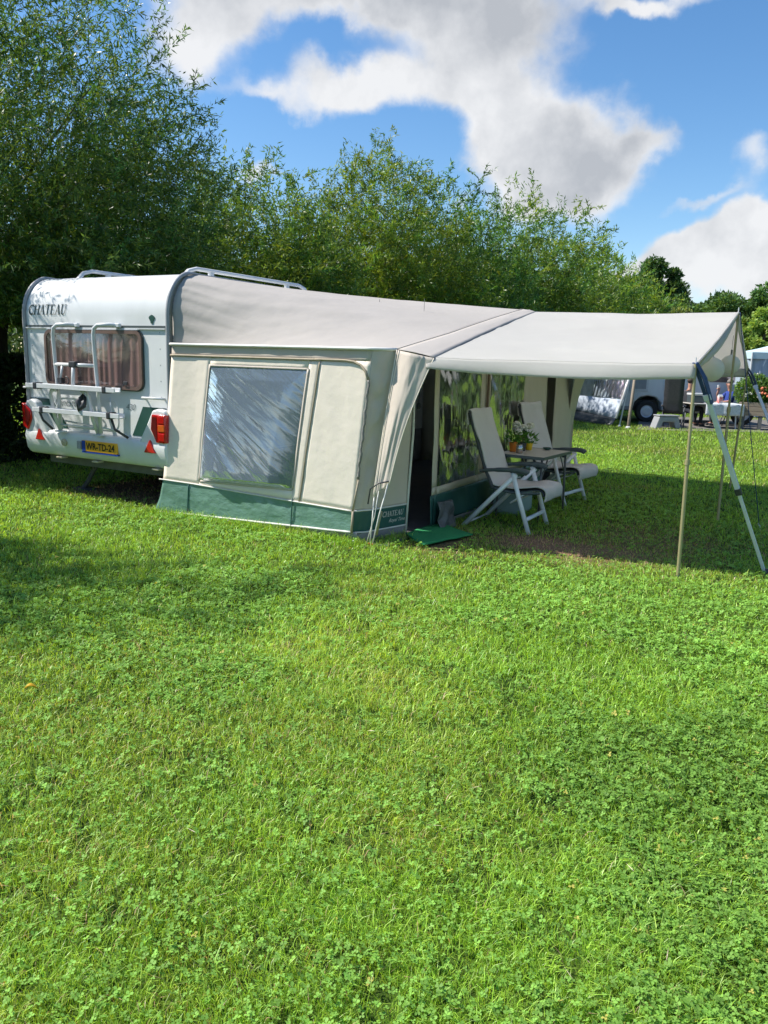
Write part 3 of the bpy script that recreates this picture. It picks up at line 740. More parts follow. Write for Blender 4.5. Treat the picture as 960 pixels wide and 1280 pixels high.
w = MB(); P = eave(np.linspace(0, 1, 50)); P[:, 2] -= .006; P[:, 0] += .002; w.tube(P, .006, 8); w.build('edge_shadow_line', M['blue_tape'], awning, smooth=True)  # dark line drawn in for the shadow gap beneath the strip
# wing: pulled down from the corner to a peg
K = np.array([2.752, .188, 1.782]); E_ = E0 + np.array([.0, -.004, -.002]); B_ = np.array([2.78, .02, .60])
def wing_edge(P0, P1, t, sag): 
    P = P0 + (P1 - P0) * t[:, None]; return P + np.array(sag) * np.sin(math.pi * t)[:, None]
def wing_fn(s, t):
    A = wing_edge(K, np.array([2.655, .01, .46]), t, (.0, -.012, 0)); B = wing_edge(E_, np.array([2.80, .03, .585]), t, (-.03, -.03, .0))
    P = A + (B - A) * s[:, None]
    wr = (fbm(s * 5 - t * 1.5, t * 2.2 + s * 2, 0, 71, 3) - .5) * .05 * np.sin(math.pi * s) * (1 - .5 * t)
    P[:, 0] += wr * .8 + .02 * np.sin(math.pi * s) * (1 - t); P[:, 1] -= wr * 1.1 + .05 * np.sin(math.pi * s) * (1 - t)
    return P
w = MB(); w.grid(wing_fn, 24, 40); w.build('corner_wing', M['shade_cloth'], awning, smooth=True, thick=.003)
w = MB(); tt = np.linspace(0, 1, 24)
w.tube(wing_fn(np.zeros(24), tt) + np.array([0, -.006, 0]), .006, 6); w.tube(wing_fn(np.full(24, .06), tt) + np.array([0, -.005, 0]), .004, 6); w.tube(wing_fn(np.ones(24), tt), .005, 6)
w.build('wing_piping', M['cream_cloth'], awning, smooth=True)
w = MB()
PEG = (2.66, -.045, .03)
w.tube([(2.66, .01, .48), (2.665, -.02, .25), PEG], .006, 6); w.tube([(2.79, .03, .60), (2.73, -.015, .30), (2.69, -.05, .03)], .006, 6); w.tube([(2.70, .02, .52), (2.675, .0, .28), (2.62, -.045, .02)], .005, 6)
w.build('guy_cord', M['piping'], awning, smooth=True)
w = MB(); w.tube([(2.80, .02, .62), (2.72, -.02, .60), (2.64, -.03, .54), (2.62, -.03, .40)], .007, 6); w.build('elastic_hook', M['black_plastic'], awning, smooth=True)
w = MB(); w.tube([(2.74, .01, .34), (2.72, -.005, .22), (2.715, -.02, .12)], .012, 6); w.build('cord_tensioner', M['gold_pole'], awning, smooth=True)
for (uu, vv) in ((2.66, -.05), (2.70, -.055), (2.49, -.05), (1.70, -.05), (1.0, -.05), (.35, -.045)):
    w = MB(); w.tube([(uu, vv - .015, .045), (uu, vv, .02), (uu + .005, vv + .03, -.06)], .006, 6); w.build('peg', M['alu'] if uu < 2.6 else M['orange_lens'], awning)
# front wall (facing the chairs): post, two foil windows, end panels
def fw(mb, v0, v1, z0, z1, nu=8, nv=14, rip=.012, off=0.0, curve=True):
    def fz(zz, v): return zz(v) if callable(zz) else np.full_like(v, zz)
    def fn(s, t):
        v = lerp(v0, v1, s); z = lerp(fz(z0, v), fz(z1, v), t)
        x = 2.80 + off - .03 * (z / 2) + (fbm(v * 4 + z, z * 2.2, 0, 81, 3) - .5) * 2 * rip
        return np.stack([x, v, z], 1)
    mb.grid(fn, nu, nv)
top_ = lambda v: front_z(v) - .01
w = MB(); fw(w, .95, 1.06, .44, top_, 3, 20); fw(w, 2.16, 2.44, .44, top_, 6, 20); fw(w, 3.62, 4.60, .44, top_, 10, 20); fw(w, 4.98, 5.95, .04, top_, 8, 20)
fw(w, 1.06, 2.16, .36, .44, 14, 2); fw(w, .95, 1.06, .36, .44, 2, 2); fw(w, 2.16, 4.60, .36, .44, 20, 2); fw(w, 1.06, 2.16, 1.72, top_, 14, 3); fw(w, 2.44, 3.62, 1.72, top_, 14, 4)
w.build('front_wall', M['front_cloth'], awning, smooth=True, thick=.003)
w = MB(); w.box(2.80, 2.285, .45, 2.822, 2.315, 2.15); w.build('front_seam', M['brown_frame'], awning)
w = MB(); w.box(2.70, 2.27, .0, 2.728, 2.33, 2.15); w.build('front_pole', M['alu'], awning)
for v0, v1 in ((1.06, 2.16), (2.44, 3.62)):
    w = MB(); fw(w, v0, v1, .44, 1.72, 50, 60, .030); o = w.build('front_window', M['vinyl_front'], awning, smooth=True)
w = MB(); fw(w, 1.0, 4.60, .05, .36, 60, 10, .03); fw(w, .93, 1.0, .05, .36, 3, 6, .03); w.build('front_skirt', M['skirt_shaded'], awning, smooth=True, thick=.003)
w = MB(); fw(w, 1.06, 4.55, .0, .05, 40, 2, .03, .01); w.tube([(2.835, v, .05 + .012 * math.sin(v * 5)) for v in np.linspace(1.35, 4.55, 30)], .007, 6); w.build('front_mud_flap', M['mud_flap'], awning, smooth=True)
def crump(s, t):
    v = lerp(.96, 1.36, s); z = lerp(.015, .30, t) - .03 * s
    x = 2.86 + .07 * (1 - t) + (fbm(v * 9, z * 9, 0, 91, 3) - .5) * .10 - .02 * s
    return np.stack([x, v, z], 1)
w = MB(); w.grid(crump, 20, 14); w.build('crumpled_flap', M['crumple'], awning, smooth=True, thick=.003)
# far wall, far wing, inside
w = MB(); w.grid(lambda s, t: np.stack([lerp(UR - .0, 2.78, s), 6.1 - .05 * t + .02 * np.sin(s * 9), t * lerp(2.4, 1.8, s)], 1), 20, 12); w.build('far_wall', M['front_cloth'], awning, smooth=True, thick=.003)
w = MB(); w.grid(lambda s, t: np.stack([lerp(2.98, 2.72, t) - .05 * np.sin(math.pi * t) + .02 * s, lerp(lerp(5.35, 5.97, s), 6.15, t), lerp(1.72, .5, t)], 1), 8, 16); w.build('corner_wing', M['front_cloth'], awning, smooth=True, thick=.003)
w = MB(); w.grid(lambda s, t: np.stack([np.full_like(s, UR + .02) + .015 * np.sin(s * 30), lerp(.12, 6.1, s), t * .56], 1), 40, 4); w.build('draught_skirt', M['mud_flap'], awning, smooth=True, thick=.003)
w = MB(); w.box(UR + .06, .05, .004, 2.78, 6.05, .012); w.build('ground_sheet', M['ground_sheet'], awning)
w = MB(); w.tube([(2.48, .45, 0), (2.60, .45, 1.74)], .014, 8); w.tube([(2.74, 5.9, 0), (2.74, 5.9, 1.74)], .014, 8); w.tube([(2.60, .45, 1.74), (2.78, 3.2, 2.28), (2.74, 5.9, 1.74)], .014, 8); w.tube([(.2, 3.2, 2.52), (2.8, 3.2, 2.29)], .014, 8)
w.build('tent_frame', M['alu'], awning, smooth=True)

# ------------------------------------------------------------------ things inside the awning, seen through the doorway
def pu(u, v, z): return tuple(loc_to_world(u, v, z))
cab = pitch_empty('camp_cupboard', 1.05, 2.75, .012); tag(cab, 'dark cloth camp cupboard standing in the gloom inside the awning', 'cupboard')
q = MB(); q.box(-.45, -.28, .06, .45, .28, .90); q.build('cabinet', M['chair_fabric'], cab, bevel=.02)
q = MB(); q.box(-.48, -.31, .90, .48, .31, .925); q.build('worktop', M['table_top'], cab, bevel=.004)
for sx in (-.4, .4):
    for sy in (-.23, .23):
        q = MB(); q.tube([(sx, sy, 0), (sx, sy, .06)], .014, 8); q.build('leg', M['alu'], cab)
q = MB(); q.box(-.02, -.29, .08, .02, -.283, .88); q.build('zip', M['zip'], cab)
for k, (uu, vv, hh) in enumerate(((1.95, 1.75, 0),)):
    pot = pitch_empty('utensil_rail', uu, vv, 1.36); tag(pot, 'hanging rail of red and white kitchen odds and ends inside the awning doorway', 'utensil rail')
    q = MB(); q.tube([(-.30, 0, .05), (.30, 0, .05)], .008, 6); q.build('rod', M['white_metal'], pot)
    rng0 = np.random.default_rng(4)
    for j in range(9):
        x = -.26 + j * .065; h = rng0.uniform(.08, .22); c_ = ('red_lens', 'white_metal', 'red_lens', 'arm_green', 'piping')[j % 5]
        q = MB(); q.tube([(x, 0, .045), (x, 0, .045 - h)], .004, 6); q.ball((x, 0, .045 - h), .026, 10, 7, (1, .6, 1.5)); q.build('utensil', M[c_], pot, smooth=True)
    for sx in (-.28, .28):
        q = MB(); q.tube([(sx, 0, .05), (sx, 0, 1.0)], .003, 4); q.build('cord', M['zip'], pot)
# ------------------------------------------------------------------ sun canopy in front of the awning
canopy = pitch_empty('sun_canopy')
tag(canopy, 'pale ridge-shaped sun canopy stretched over the chairs from the awning front', 'canopy')
CN = np.array([5.215, .575, 1.735]); CR = np.array([5.235, 3.25, 2.31]); CF = np.array([5.185, 6.13, 1.735])
def inner(s):
    P = eave(s); P[:, 0] -= .06; P[:, 2] += .004; return P
def outer(s):
    s = np.asarray(s, float)[:, None]
    return np.where(s < .5, CN + (CR - CN) * (s / .5), CR + (CF - CR) * ((s - .5) / .5))
def can_fn(s, t):
    A = inner(s); B = outer(s); P = A + (B - A) * t[:, None]
    k = np.abs(np.sin(2 * math.pi * s))           # 0 at the edges and the ridge
    P[:, 2] -= .055 * np.sin(math.pi * t) * (.25 + .75 * k) + .02 * k * t
    wr = (fbm(s * 9 + t * 2, t * 2.5 - s * 3, 0, 101, 3) - .5) * .035 * np.sin(math.pi * t) + (fbm(s * 30 - t * 6, t * 4, 0, 103, 2) - .5) * .012 * k
    P[:, 2] += wr
    pole = .02 * np.exp(-((s - .13 - .0 * t) / .012) ** 2) * np.clip((t - .35) * 8, 0, 1) * np.clip((.75 - t) * 8, 0, 1)
    P[:, 2] += pole * .6
    return P
w = MB(); w.grid(can_fn, 110, 80); w.build('roof_sheet', M['canopy_cloth'], canopy, smooth=True, thick=.003)
# valances along the three free edges
def val_near(s, t):
    P = can_fn(np.zeros_like(s) + .0005, s)
    d = .105 + .03 * np.sin(math.pi * s) + .02 * (s - .5)
    out = np.stack([P[:, 0], P[:, 1] - .03 * np.sin(math.pi * t * .6) - .012 * t + .02 * np.sin(s * 8) * t, P[:, 2] - d * t], 1)
    return out
w = MB(); w.grid(val_near, 60, 6); w.build('valance', M['canopy_cloth'], canopy, smooth=True, thick=.003)
def val_far(s, t):
    P = can_fn(np.zeros_like(s) + .9995, s); return np.stack([P[:, 0], P[:, 1] + .02 * t, P[:, 2] - .12 * t], 1)
w = MB(); w.grid(val_far, 40, 3); w.build('valance', M['canopy_cloth'], canopy, smooth=True, thick=.003)
def val_end(s, t):
    P = can_fn(s, np.ones_like(s)); k = np.abs(np.sin(2 * math.pi * s))
    return np.stack([P[:, 0] + .035 * np.sin(math.pi * t * .7) * (.3 + k) - .03 * t, P[:, 1], P[:, 2] - (.075 + .035 * k) * t], 1)
w = MB(); w.grid(val_end, 80, 6); w.build('valance', M['canopy_cloth'], canopy, smooth=True, thick=.003)
w = MB(); s_ = np.linspace(0, 1, 60); P = can_fn(s_, np.ones(60)); P[:, 2] += .004; w.tube(P, .011, 6)
w.build('hem', M['canopy_cloth'], canopy, smooth=True)
def pole(name, p0, p1, r, m, label, group=None, spike=True, foot=False):
    o = pitch_empty(name, p0[0], p0[1], 0)
    tag(o, label, 'pole', group)
    a = np.array([0, 0, 0.0]); b = np.array(p1) - np.array([p0[0], p0[1], 0])
    t = MB(); t.tube([a, a + (b - a) * .55], r, 10); t.tube([a + (b - a) * .55, b], r * .82, 10); t.build('tube', M[m], o, smooth='angle')
    t = MB(); t.tube([a + (b - a) * .54, a + (b - a) * .565], r * 1.35, 10); t.build('collar', M['black_plastic'] if m == 'alu' else M[m], o, smooth='angle')
    if spike:
        t = MB(); t.tube([b, b + (b - a) / np.linalg.norm(b - a) * .05], r * .3, 6); t.build('spike', M['alu'], o)
    t = MB(); t.lathe([(r * 1.5, 0), (r * 1.5, .012), (r * .9, .03)], (0, 0, 0), 12); t.build('foot_cap', M['black_plastic'], o)
    return o
GP = 'brass coloured poles under the canopy'
pole('tent_pole', (5.25, .56), (5.21, .575, 1.735), .0155, 'gold_pole', 'thin brass coloured pole under the canopy corner nearest the chairs', GP)
pole('tent_pole', (5.27, 3.25), (5.235, 3.25, 2.31), .0155, 'gold_pole', 'brass coloured pole holding up the pointed ridge end of the canopy', GP)
pole('tent_pole', (5.13, 6.15), (5.185, 6.13, 1.735), .0155, 'gold_pole', 'brass coloured pole standing farthest back under the canopy, on the sunlit lawn', GP)
# rafters inside the open gable
w = MB(); w.tube([CR + np.array([-.01, .04, -.04]), CF + np.array([0, -.03, -.02])], .013, 8); w.tube([CR + np.array([-.01, -.04, -.05]), CN + np.array([0, .03, -.02])], .013, 8); w.build('rafter', M['gold_pole'], canopy, smooth=True)
def strut(p0, p1, label, strap='blue_tape', sk=1.0):
    o = pitch_empty('storm_strut', p0[0], p0[1], 0); tag(o, label, 'strut', 'aluminium struts bracing the canopy corners')
    a = np.zeros(3); b = np.array(p1) - np.array([p0[0], p0[1], 0]); d = b - a
    t = MB(); t.tube([a, d * .42], .019, 4); t.build('lower_tube', M['alu'], o, bevel=.004)
    t = MB(); t.tube([d * .40, d * .86], .0275, 4); t.build('upper_tube', M['alu'], o, bevel=.005)
    t = MB(); t.tube([d * .395, d * .425], .034, 4); t.build('collar', M['black_plastic'], o, bevel=.005)
    t = MB(); n = np.array([.05, -.01, 0]); t.tube([d * .82 + n * .3, d * .93 + n * .5, d * 1.0], [.036 * sk, .038 * sk, .030 * sk], 4, flat=.5); t.tube([d * .82 - n * .3, d * .93 - n * .3, d * 1.0 - n * .5], [.026 * sk, .03 * sk, .02 * sk], 4, flat=.5); t.build('strap', M[strap], o, bevel=.004)
    t = MB(); t.tube([d * .835, d * .862], .040, 4); t.build('clamp', M['alu'], o, bevel=.005)
    t = MB(); t.lathe([(.035, 0), (.035, .02), (.02, .05)], (0, 0, 0), 12); t.build('foot_cap', M['black_plastic'], o)
strut((5.87, 1.14), (5.215, .575, 1.745), 'aluminium strut with navy strap leaning from the near canopy corner to the lawn')
strut((6.08, 5.25), (5.185, 6.10, 1.745), 'aluminium strut with black clamp leaning out behind the white paper lanterns', 'black_plastic', .7)
g = pitch_empty('guy_strap', 5.70, 3.25, 0); tag(g, 'navy guy strap running from the canopy ridge tip down to the lawn', 'guy strap')
w = MB(); d = np.array([-.45, 0, 2.31]); w.tube([d, d * .5 + np.array([.0, 0, -.01]), d * .02], .013, 6, flat=.35); w.build('webbing', M['blue_tape'], g, smooth=True)
w = MB(); w.tube([(-.02, 0, .06), (0, 0, .03), (.03, 0, -.08)], .008, 6); w.build('peg', M['alu'], g)
# paper lanterns
def lantern(u, v, z, r, label):
    o = pitch_empty('paper_lantern', u, v, z); tag(o, label, 'lantern', 'white paper lanterns under the canopy')
    prof = []
    for i in range(37):
        a = -math.pi / 2 * .90 + math.pi * .90 * i / 36
        prof.append((r * math.cos(a) * (1 + (.012 if i % 2 else -.006)), r * .98 * math.sin(a)))
    t = MB(); t.lathe(prof, (0, 0, 0), 36); t.build('paper_shade', M['paper'], o, smooth=True)
    t = MB(); t.lathe([(r * .16, r * .96), (r * .18, r * .98), (r * .16, r * 1.04)], (0, 0, 0), 20); t.build('top_ring', M['white_metal'], o)
    t = MB(); t.tube([(0, 0, r), (0, 0, r + .22)], .003, 5); t.tube([(0, 0, r), (0, 0, r + .06)], .012, 6); t.build('cord', M['zip'], o)
lantern(5.10, 2.62, 1.70, .125, 'white paper lantern hanging nearer the strapped canopy corner, partly behind the cloth edge')
lantern(5.16, 3.83, 1.765, .108, 'white paper lantern hanging beside the ridge pole of the canopy')
# ------------------------------------------------------------------ chairs and table under the canopy
def path_sheet(mb, path, y0, y1, thick_n=0, n=40, nw=8, wob=.006, seed=0):
    """a strip of cloth over the side-on path (x,z)"""
    P = np.array(path, float); d = np.concatenate([[0], np.cumsum(np.linalg.norm(np.diff(P, axis=0), axis=1))]); d /= d[-1]
    def fn(s, t):
        x = np.interp(s, d, P[:, 0]); z = np.interp(s, d, P[:, 1])
        w = (fbm(s * 9, t * 4, 0, seed, 3) - .5) * 2 * wob
        yy = lerp(y0, y1, t) + (vnoise(s * 8, 0, 0, seed + 9) - .5) * .02 * (2 * t - 1)
        return np.stack([x + w * .6, yy, z + w], 1)
    mb.grid(fn, n, nw)
def smooth_path(P, n=8):
    P = np.array(P, float); out = []
    for i in range(len(P) - 1):
        p0 = P[max(i - 1, 0)]; p1 = P[i]; p2 = P[i + 1]; p3 = P[min(i + 2, len(P) - 1)]
        for k in range(n):
            t = k / n; out.append(.5 * ((2 * p1) + (-p0 + p2) * t + (2 * p0 - 5 * p1 + 4 * p2 - p3) * t * t + (-p0 + 3 * p1 - 3 * p2 + p3) * t ** 3))
    out.append(P[-1]); return [tuple(x) for x in out]
def make_chair(u, v, rz, label, seed):
    """origin under the middle of the seat; x is forward"""
    o = pitch_empty('recliner_chair', u, v, 0, rz); tag(o, label, 'chair', 'reclining camp chairs under the canopy')
    hw = .27
    back = [(-.12, .46), (-.19, .62), (-.28, .86), (-.36, 1.08), (-.405, 1.19)]
    seat = [(-.12, .455), (.0, .43), (.16, .42), (.30, .445), (.39, .455), (.43, .435), (.44, .40)]
    q = MB(); path_sheet(q, smooth_path(back), -hw, hw, wob=.004, seed=seed); q.build('backrest', M['chair_fabric'], o, smooth=True, thick=.012)
    q = MB(); path_sheet(q, smooth_path(seat), -hw, hw, wob=.004, seed=seed + 1); q.build('seat', M['chair_fabric'], o, smooth=True, thick=.012)
    tw = [(-.405, 1.06), (-.425, 1.18), (-.405, 1.222), (-.375, 1.205), (-.345, 1.09), (-.262, .87), (-.172, .63), (-.10, .485), (.0, .462), (.16, .452), (.30, .478), (.39, .487), (.45, .462), (.468, .41), (.455, .345)]
    q = MB(); path_sheet(q, smooth_path(tw), -hw - .015, hw + .015, n=90, nw=20, wob=.015, seed=seed + 2); q.build('towelling_cover', M['towel'], o, smooth=True, thick=.011)
    for s in (-1, 1):
        y = s * (hw + .035)
        q = MB(); q.tube(smooth_path([(-.10, y - s * .03, .44), (-.19, y - s * .03, .62), (-.28, y - s * .03, .86), (-.40, y - s * .03, 1.19)], 4), .014, 8, flat=1.4); q.build('back_rail', M['chair_fabric'], o, smooth=True)
        q = MB(); q.tube(smooth_path([(-.12, y - s * .03, .435), (.16, y - s * .03, .405), (.40, y - s * .03, .43)], 4), .013, 8); q.build('seat_rail', M['arm_green'], o, smooth=True)
        q = MB(); q.tube([(.115, y, .615), (.20, y, .36), (.325, y, .0)], .0165, 8, flat=1.5); q.build('leg', M['chair_metal'], o, smooth=True)
        q = MB(); q.tube([(.155, y * .99, .60), (-.06, y * .99, .37), (-.40, y * .99, .0)], .0165, 8, flat=1.5); q.build('leg', M['chair_metal'], o, smooth=True)
        arm = [(-.24, .60), (-.16, .618), (.0, .635), (.16, .642), (.245, .635), (.275, .615)]
        q = MB(); q.tube([(x, y, z) for x, z in smooth_path(arm, 4)], [.014] * 3 + [.019] * 4 + [.024] * 4 + [.03] * 6 + [.032] * 3 + [.02], 10, flat=1.0)
        q.build('armrest', M['arm_green'], o, smooth=True)
    q = MB(); q.tube([(.275, -hw - .03, .145), (.275, hw + .03, .145)], .019, 8, flat=1.2); q.build('front_bar', M['chair_metal'], o, smooth=True)
    q = MB(); q.tube([(-.365, -hw - .03, .038), (-.365, hw + .03, .038)], .011, 8); q.build('rear_bar', M['chair_metal'], o, smooth=True)
    q = MB(); q.tube([(-.02, -hw - .03, .41), (-.02, hw + .03, .41)], .010, 8); q.tube([(.24, -hw, .405), (.10, -hw, .30), (.10, hw, .30), (.24, hw, .405)], .009, 6); q.build('cross_bar', M['chair_metal'], o, smooth=True)
make_chair(3.37, 1.68, 0.0, 'reclining camp chair with grey towelling cover standing nearest the tent doorway', 200)
make_chair(3.27, 3.53, rad(-8), 'reclining camp chair with grey towelling cover on the far side of the flower table', 300)
# table
tb = pitch_empty('camp_table', 3.35, 2.44, 0, rad(-3)); tag(tb, 'low folding camp table between the two reclining chairs', 'table')
q = MB(); q.box(-.28, -.44, .698, .28, .44, .722); top = q.build('table_top', M['table_top'], tb, bevel=.006)
q = MB()
for (a, b, c, d) in ((-.29, -.45, .29, -.4405), (-.29, .4405, .29, .45), (-.29, -.44, -.2805, .44), (.2805, -.44, .29, .44)): q.box(a, b, .690, c, d, .724)
q.build('edge_band', M['arm_green'], tb, bevel=.003)
for sx in (-1, 1):
    for sy in (-1, 1):
        q = MB(); q.tube([(sx * .24, sy * .38, .695), (sx * .25, sy * .40, 0)], .013, 8); q.build('leg', M['dark_steel'], tb, smooth=True)
    for sy in (-1, 1):
        q = MB(); q.tube([(sx * .24, sy * .20, .69), (sx * .245, sy * .39, .45)], .008, 6); q.build('brace', M['dark_steel'], tb, smooth=True)
def tbl(x, y):
    a = ANG + rad(-3); c = loc_to_world(3.35, 2.44, .7225)
    return (c[0] + x * math.cos(a) - y * math.sin(a), c[1] + x * math.sin(a) + y * math.cos(a), .7225)
def pot(x, y, m, label, r=.05, h=.10, flowers=None, seed=1):
    o = empty('flower_pot', tbl(x, y), ANG); tag(o, label, 'flower pot', 'plant pots on the camp table')
    q = MB(); q.lathe([(r * .72, 0), (r * .78, .004), (r * .98, h * .86), (r * 1.06, h * .88), (r * 1.06, h), (r * .95, h), (r * .9, h * .86)], (0, 0, 0), 24); q.build('pot', M[m], o, smooth='angle')
    q = MB(); q.lathe([(.001, h * .86), (r * .9, h * .87)], (0, 0, 0), 20); q.build('soil', M['soil'], o)
    rng = np.random.default_rng(seed)
    n = 90; a = rng.uniform(0, 2 * math.pi, n); t = rng.uniform(0, 1, n)
    P = np.stack([np.cos(a) * r * (.2 + 1.3 * t), np.sin(a) * r * (.2 + 1.3 * t), h * .85 + rng.uniform(0, .13, n)], 1)
    D = np.stack([np.cos(a), np.sin(a), rng.uniform(-.2, 1.0, n)], 1); N = rng.normal(0, 1, (n, 3)) + np.array([0, 0, 1])
    c = np.array([.05, .13, .025]) * rng.uniform(.6, 1.5, (n, 1))
    leaves_mesh('foliage', P, D, N, rng.uniform(.035, .07, n), rng.uniform(.014, .03, n), c, M['leaf_broad'], o)
    for (fx, fy, fz) in (flowers or []):
        q = MB(); q.tube([(0, 0, h * .8), (fx * .6, fy * .6, fz * .7), (fx, fy, fz)], .0025, 5); q.build('stem', M['twig'], o)
        q = MB()
        rr = np.random.default_rng(int(1000 * fz) + seed)
        for k in range(26):
            a_, e_ = rr.uniform(0, 2 * math.pi), rr.uniform(-.4, 1.4); d = np.array([math.cos(a_) * math.cos(e_), math.sin(a_) * math.cos(e_), math.sin(e_)]) * .036
            q.ball((fx + d[0], fy + d[1], fz + d[2]), .019, 7, 5, (1, 1, .8))
        q.build('flower_head', M['petal_white'], o, smooth=True)
pot(-.20, -.14, 'orange_pot', 'small orange pot on the table, nearest the first grey chair', .048, .105, None, 5)
pot(-.16, .02, 'dark_pot', 'dark pot with tall white flowers in the middle of the camp table', .052, .095, [(-.06, -.05, .29), (-.01, .05, .25), (.04, .14, .27), (-.09, .03, .24), (-.02, -.10, .21)], 6)
pot(-.13, .16, 'yellow_pot', 'yellow pot on the camp table, right of the dark pot', .046, .088, None, 7)
jar = empty('glass_jar', tbl(-.08, -.24), ANG); tag(jar, 'small glass jar with amber candle beside the orange pot', 'jar')
q = MB(); q.lathe([(.034, 0), (.038, .006), (.038, .075), (.033, .085), (.035, .095)], (0, 0, 0), 22); q.build('glass', M['glass_jar'], jar, smooth=True)
q = MB(); q.lathe([(.031, .005), (.031, .04)], (0, 0, 0), 18); q.build('candle', M['orange_pot'], jar)
cup = empty('small_dish', tbl(.03, .33), ANG); tag(cup, 'small dark green dish at the far end of the table', 'dish')
q = MB(); q.lathe([(.025, 0), (.045, .012), (.05, .028), (.046, .028), (.03, .012)], (0, 0, 0), 20); q.build('bowl', M['decal_green'], cup, smooth='angle')
# cool box beneath
cb = pitch_empty('cool_box', 3.13, 2.46, 0, rad(4)); tag(cb, 'pale teal cool box on the grass beneath the camp table', 'cool box')
q = MB(); q.box(-.17, -.24, .0, .17, .24, .30); q.build('box', M['teal_plastic'], cb, bevel=.025, seg=3)
q = MB(); q.box(-.18, -.25, .302, .18, .25, .36); q.build('lid', M['teal_plastic'], cb, bevel=.02, seg=3)
q = MB(); q.tube([(0, -.262, .27), (0, -.27, .36), (0, -.24, .385), (0, .24, .385), (0, .27, .36), (0, .262, .27)], .010, 8); q.build('handle', M['white_metal'], cb, smooth=True)
# green mat
gm = pitch_empty('entrance_mat', 2.98, .70, 0, 0); tag(gm, 'green entrance mat lying on the grass before the tent doorway', 'mat')
def mat_fn(s, t):
    A = np.array([3.07, .22]); B = np.array([3.27, .92]); C = np.array([2.76, 1.22]); D = np.array([2.74, .52])
    P = (A * ((1 - s) * (1 - t))[:, None] + B * (s * (1 - t))[:, None] + C * (s * t)[:, None] + D * ((1 - s) * t)[:, None]) - np.array([2.98, .70])
    z = .035 + (fbm(s * 3, t * 3, 0, 5, 2) - .5) * .02 - .012 * (s - .5) ** 2
    return np.stack([P[:, 0], P[:, 1], z], 1)
q = MB(); q.grid(mat_fn, 20, 14); q.build('pile', M['mat_green'], gm, smooth=True, thick=.018)
q = MB(); e_ = np.linspace(0, 1, 20); q.tube(mat_fn(e_, np.zeros(20)), .009, 6); q.tube(mat_fn(np.ones(20), e_), .009, 6); q.build('binding', M['mat_green'], gm, smooth=True)
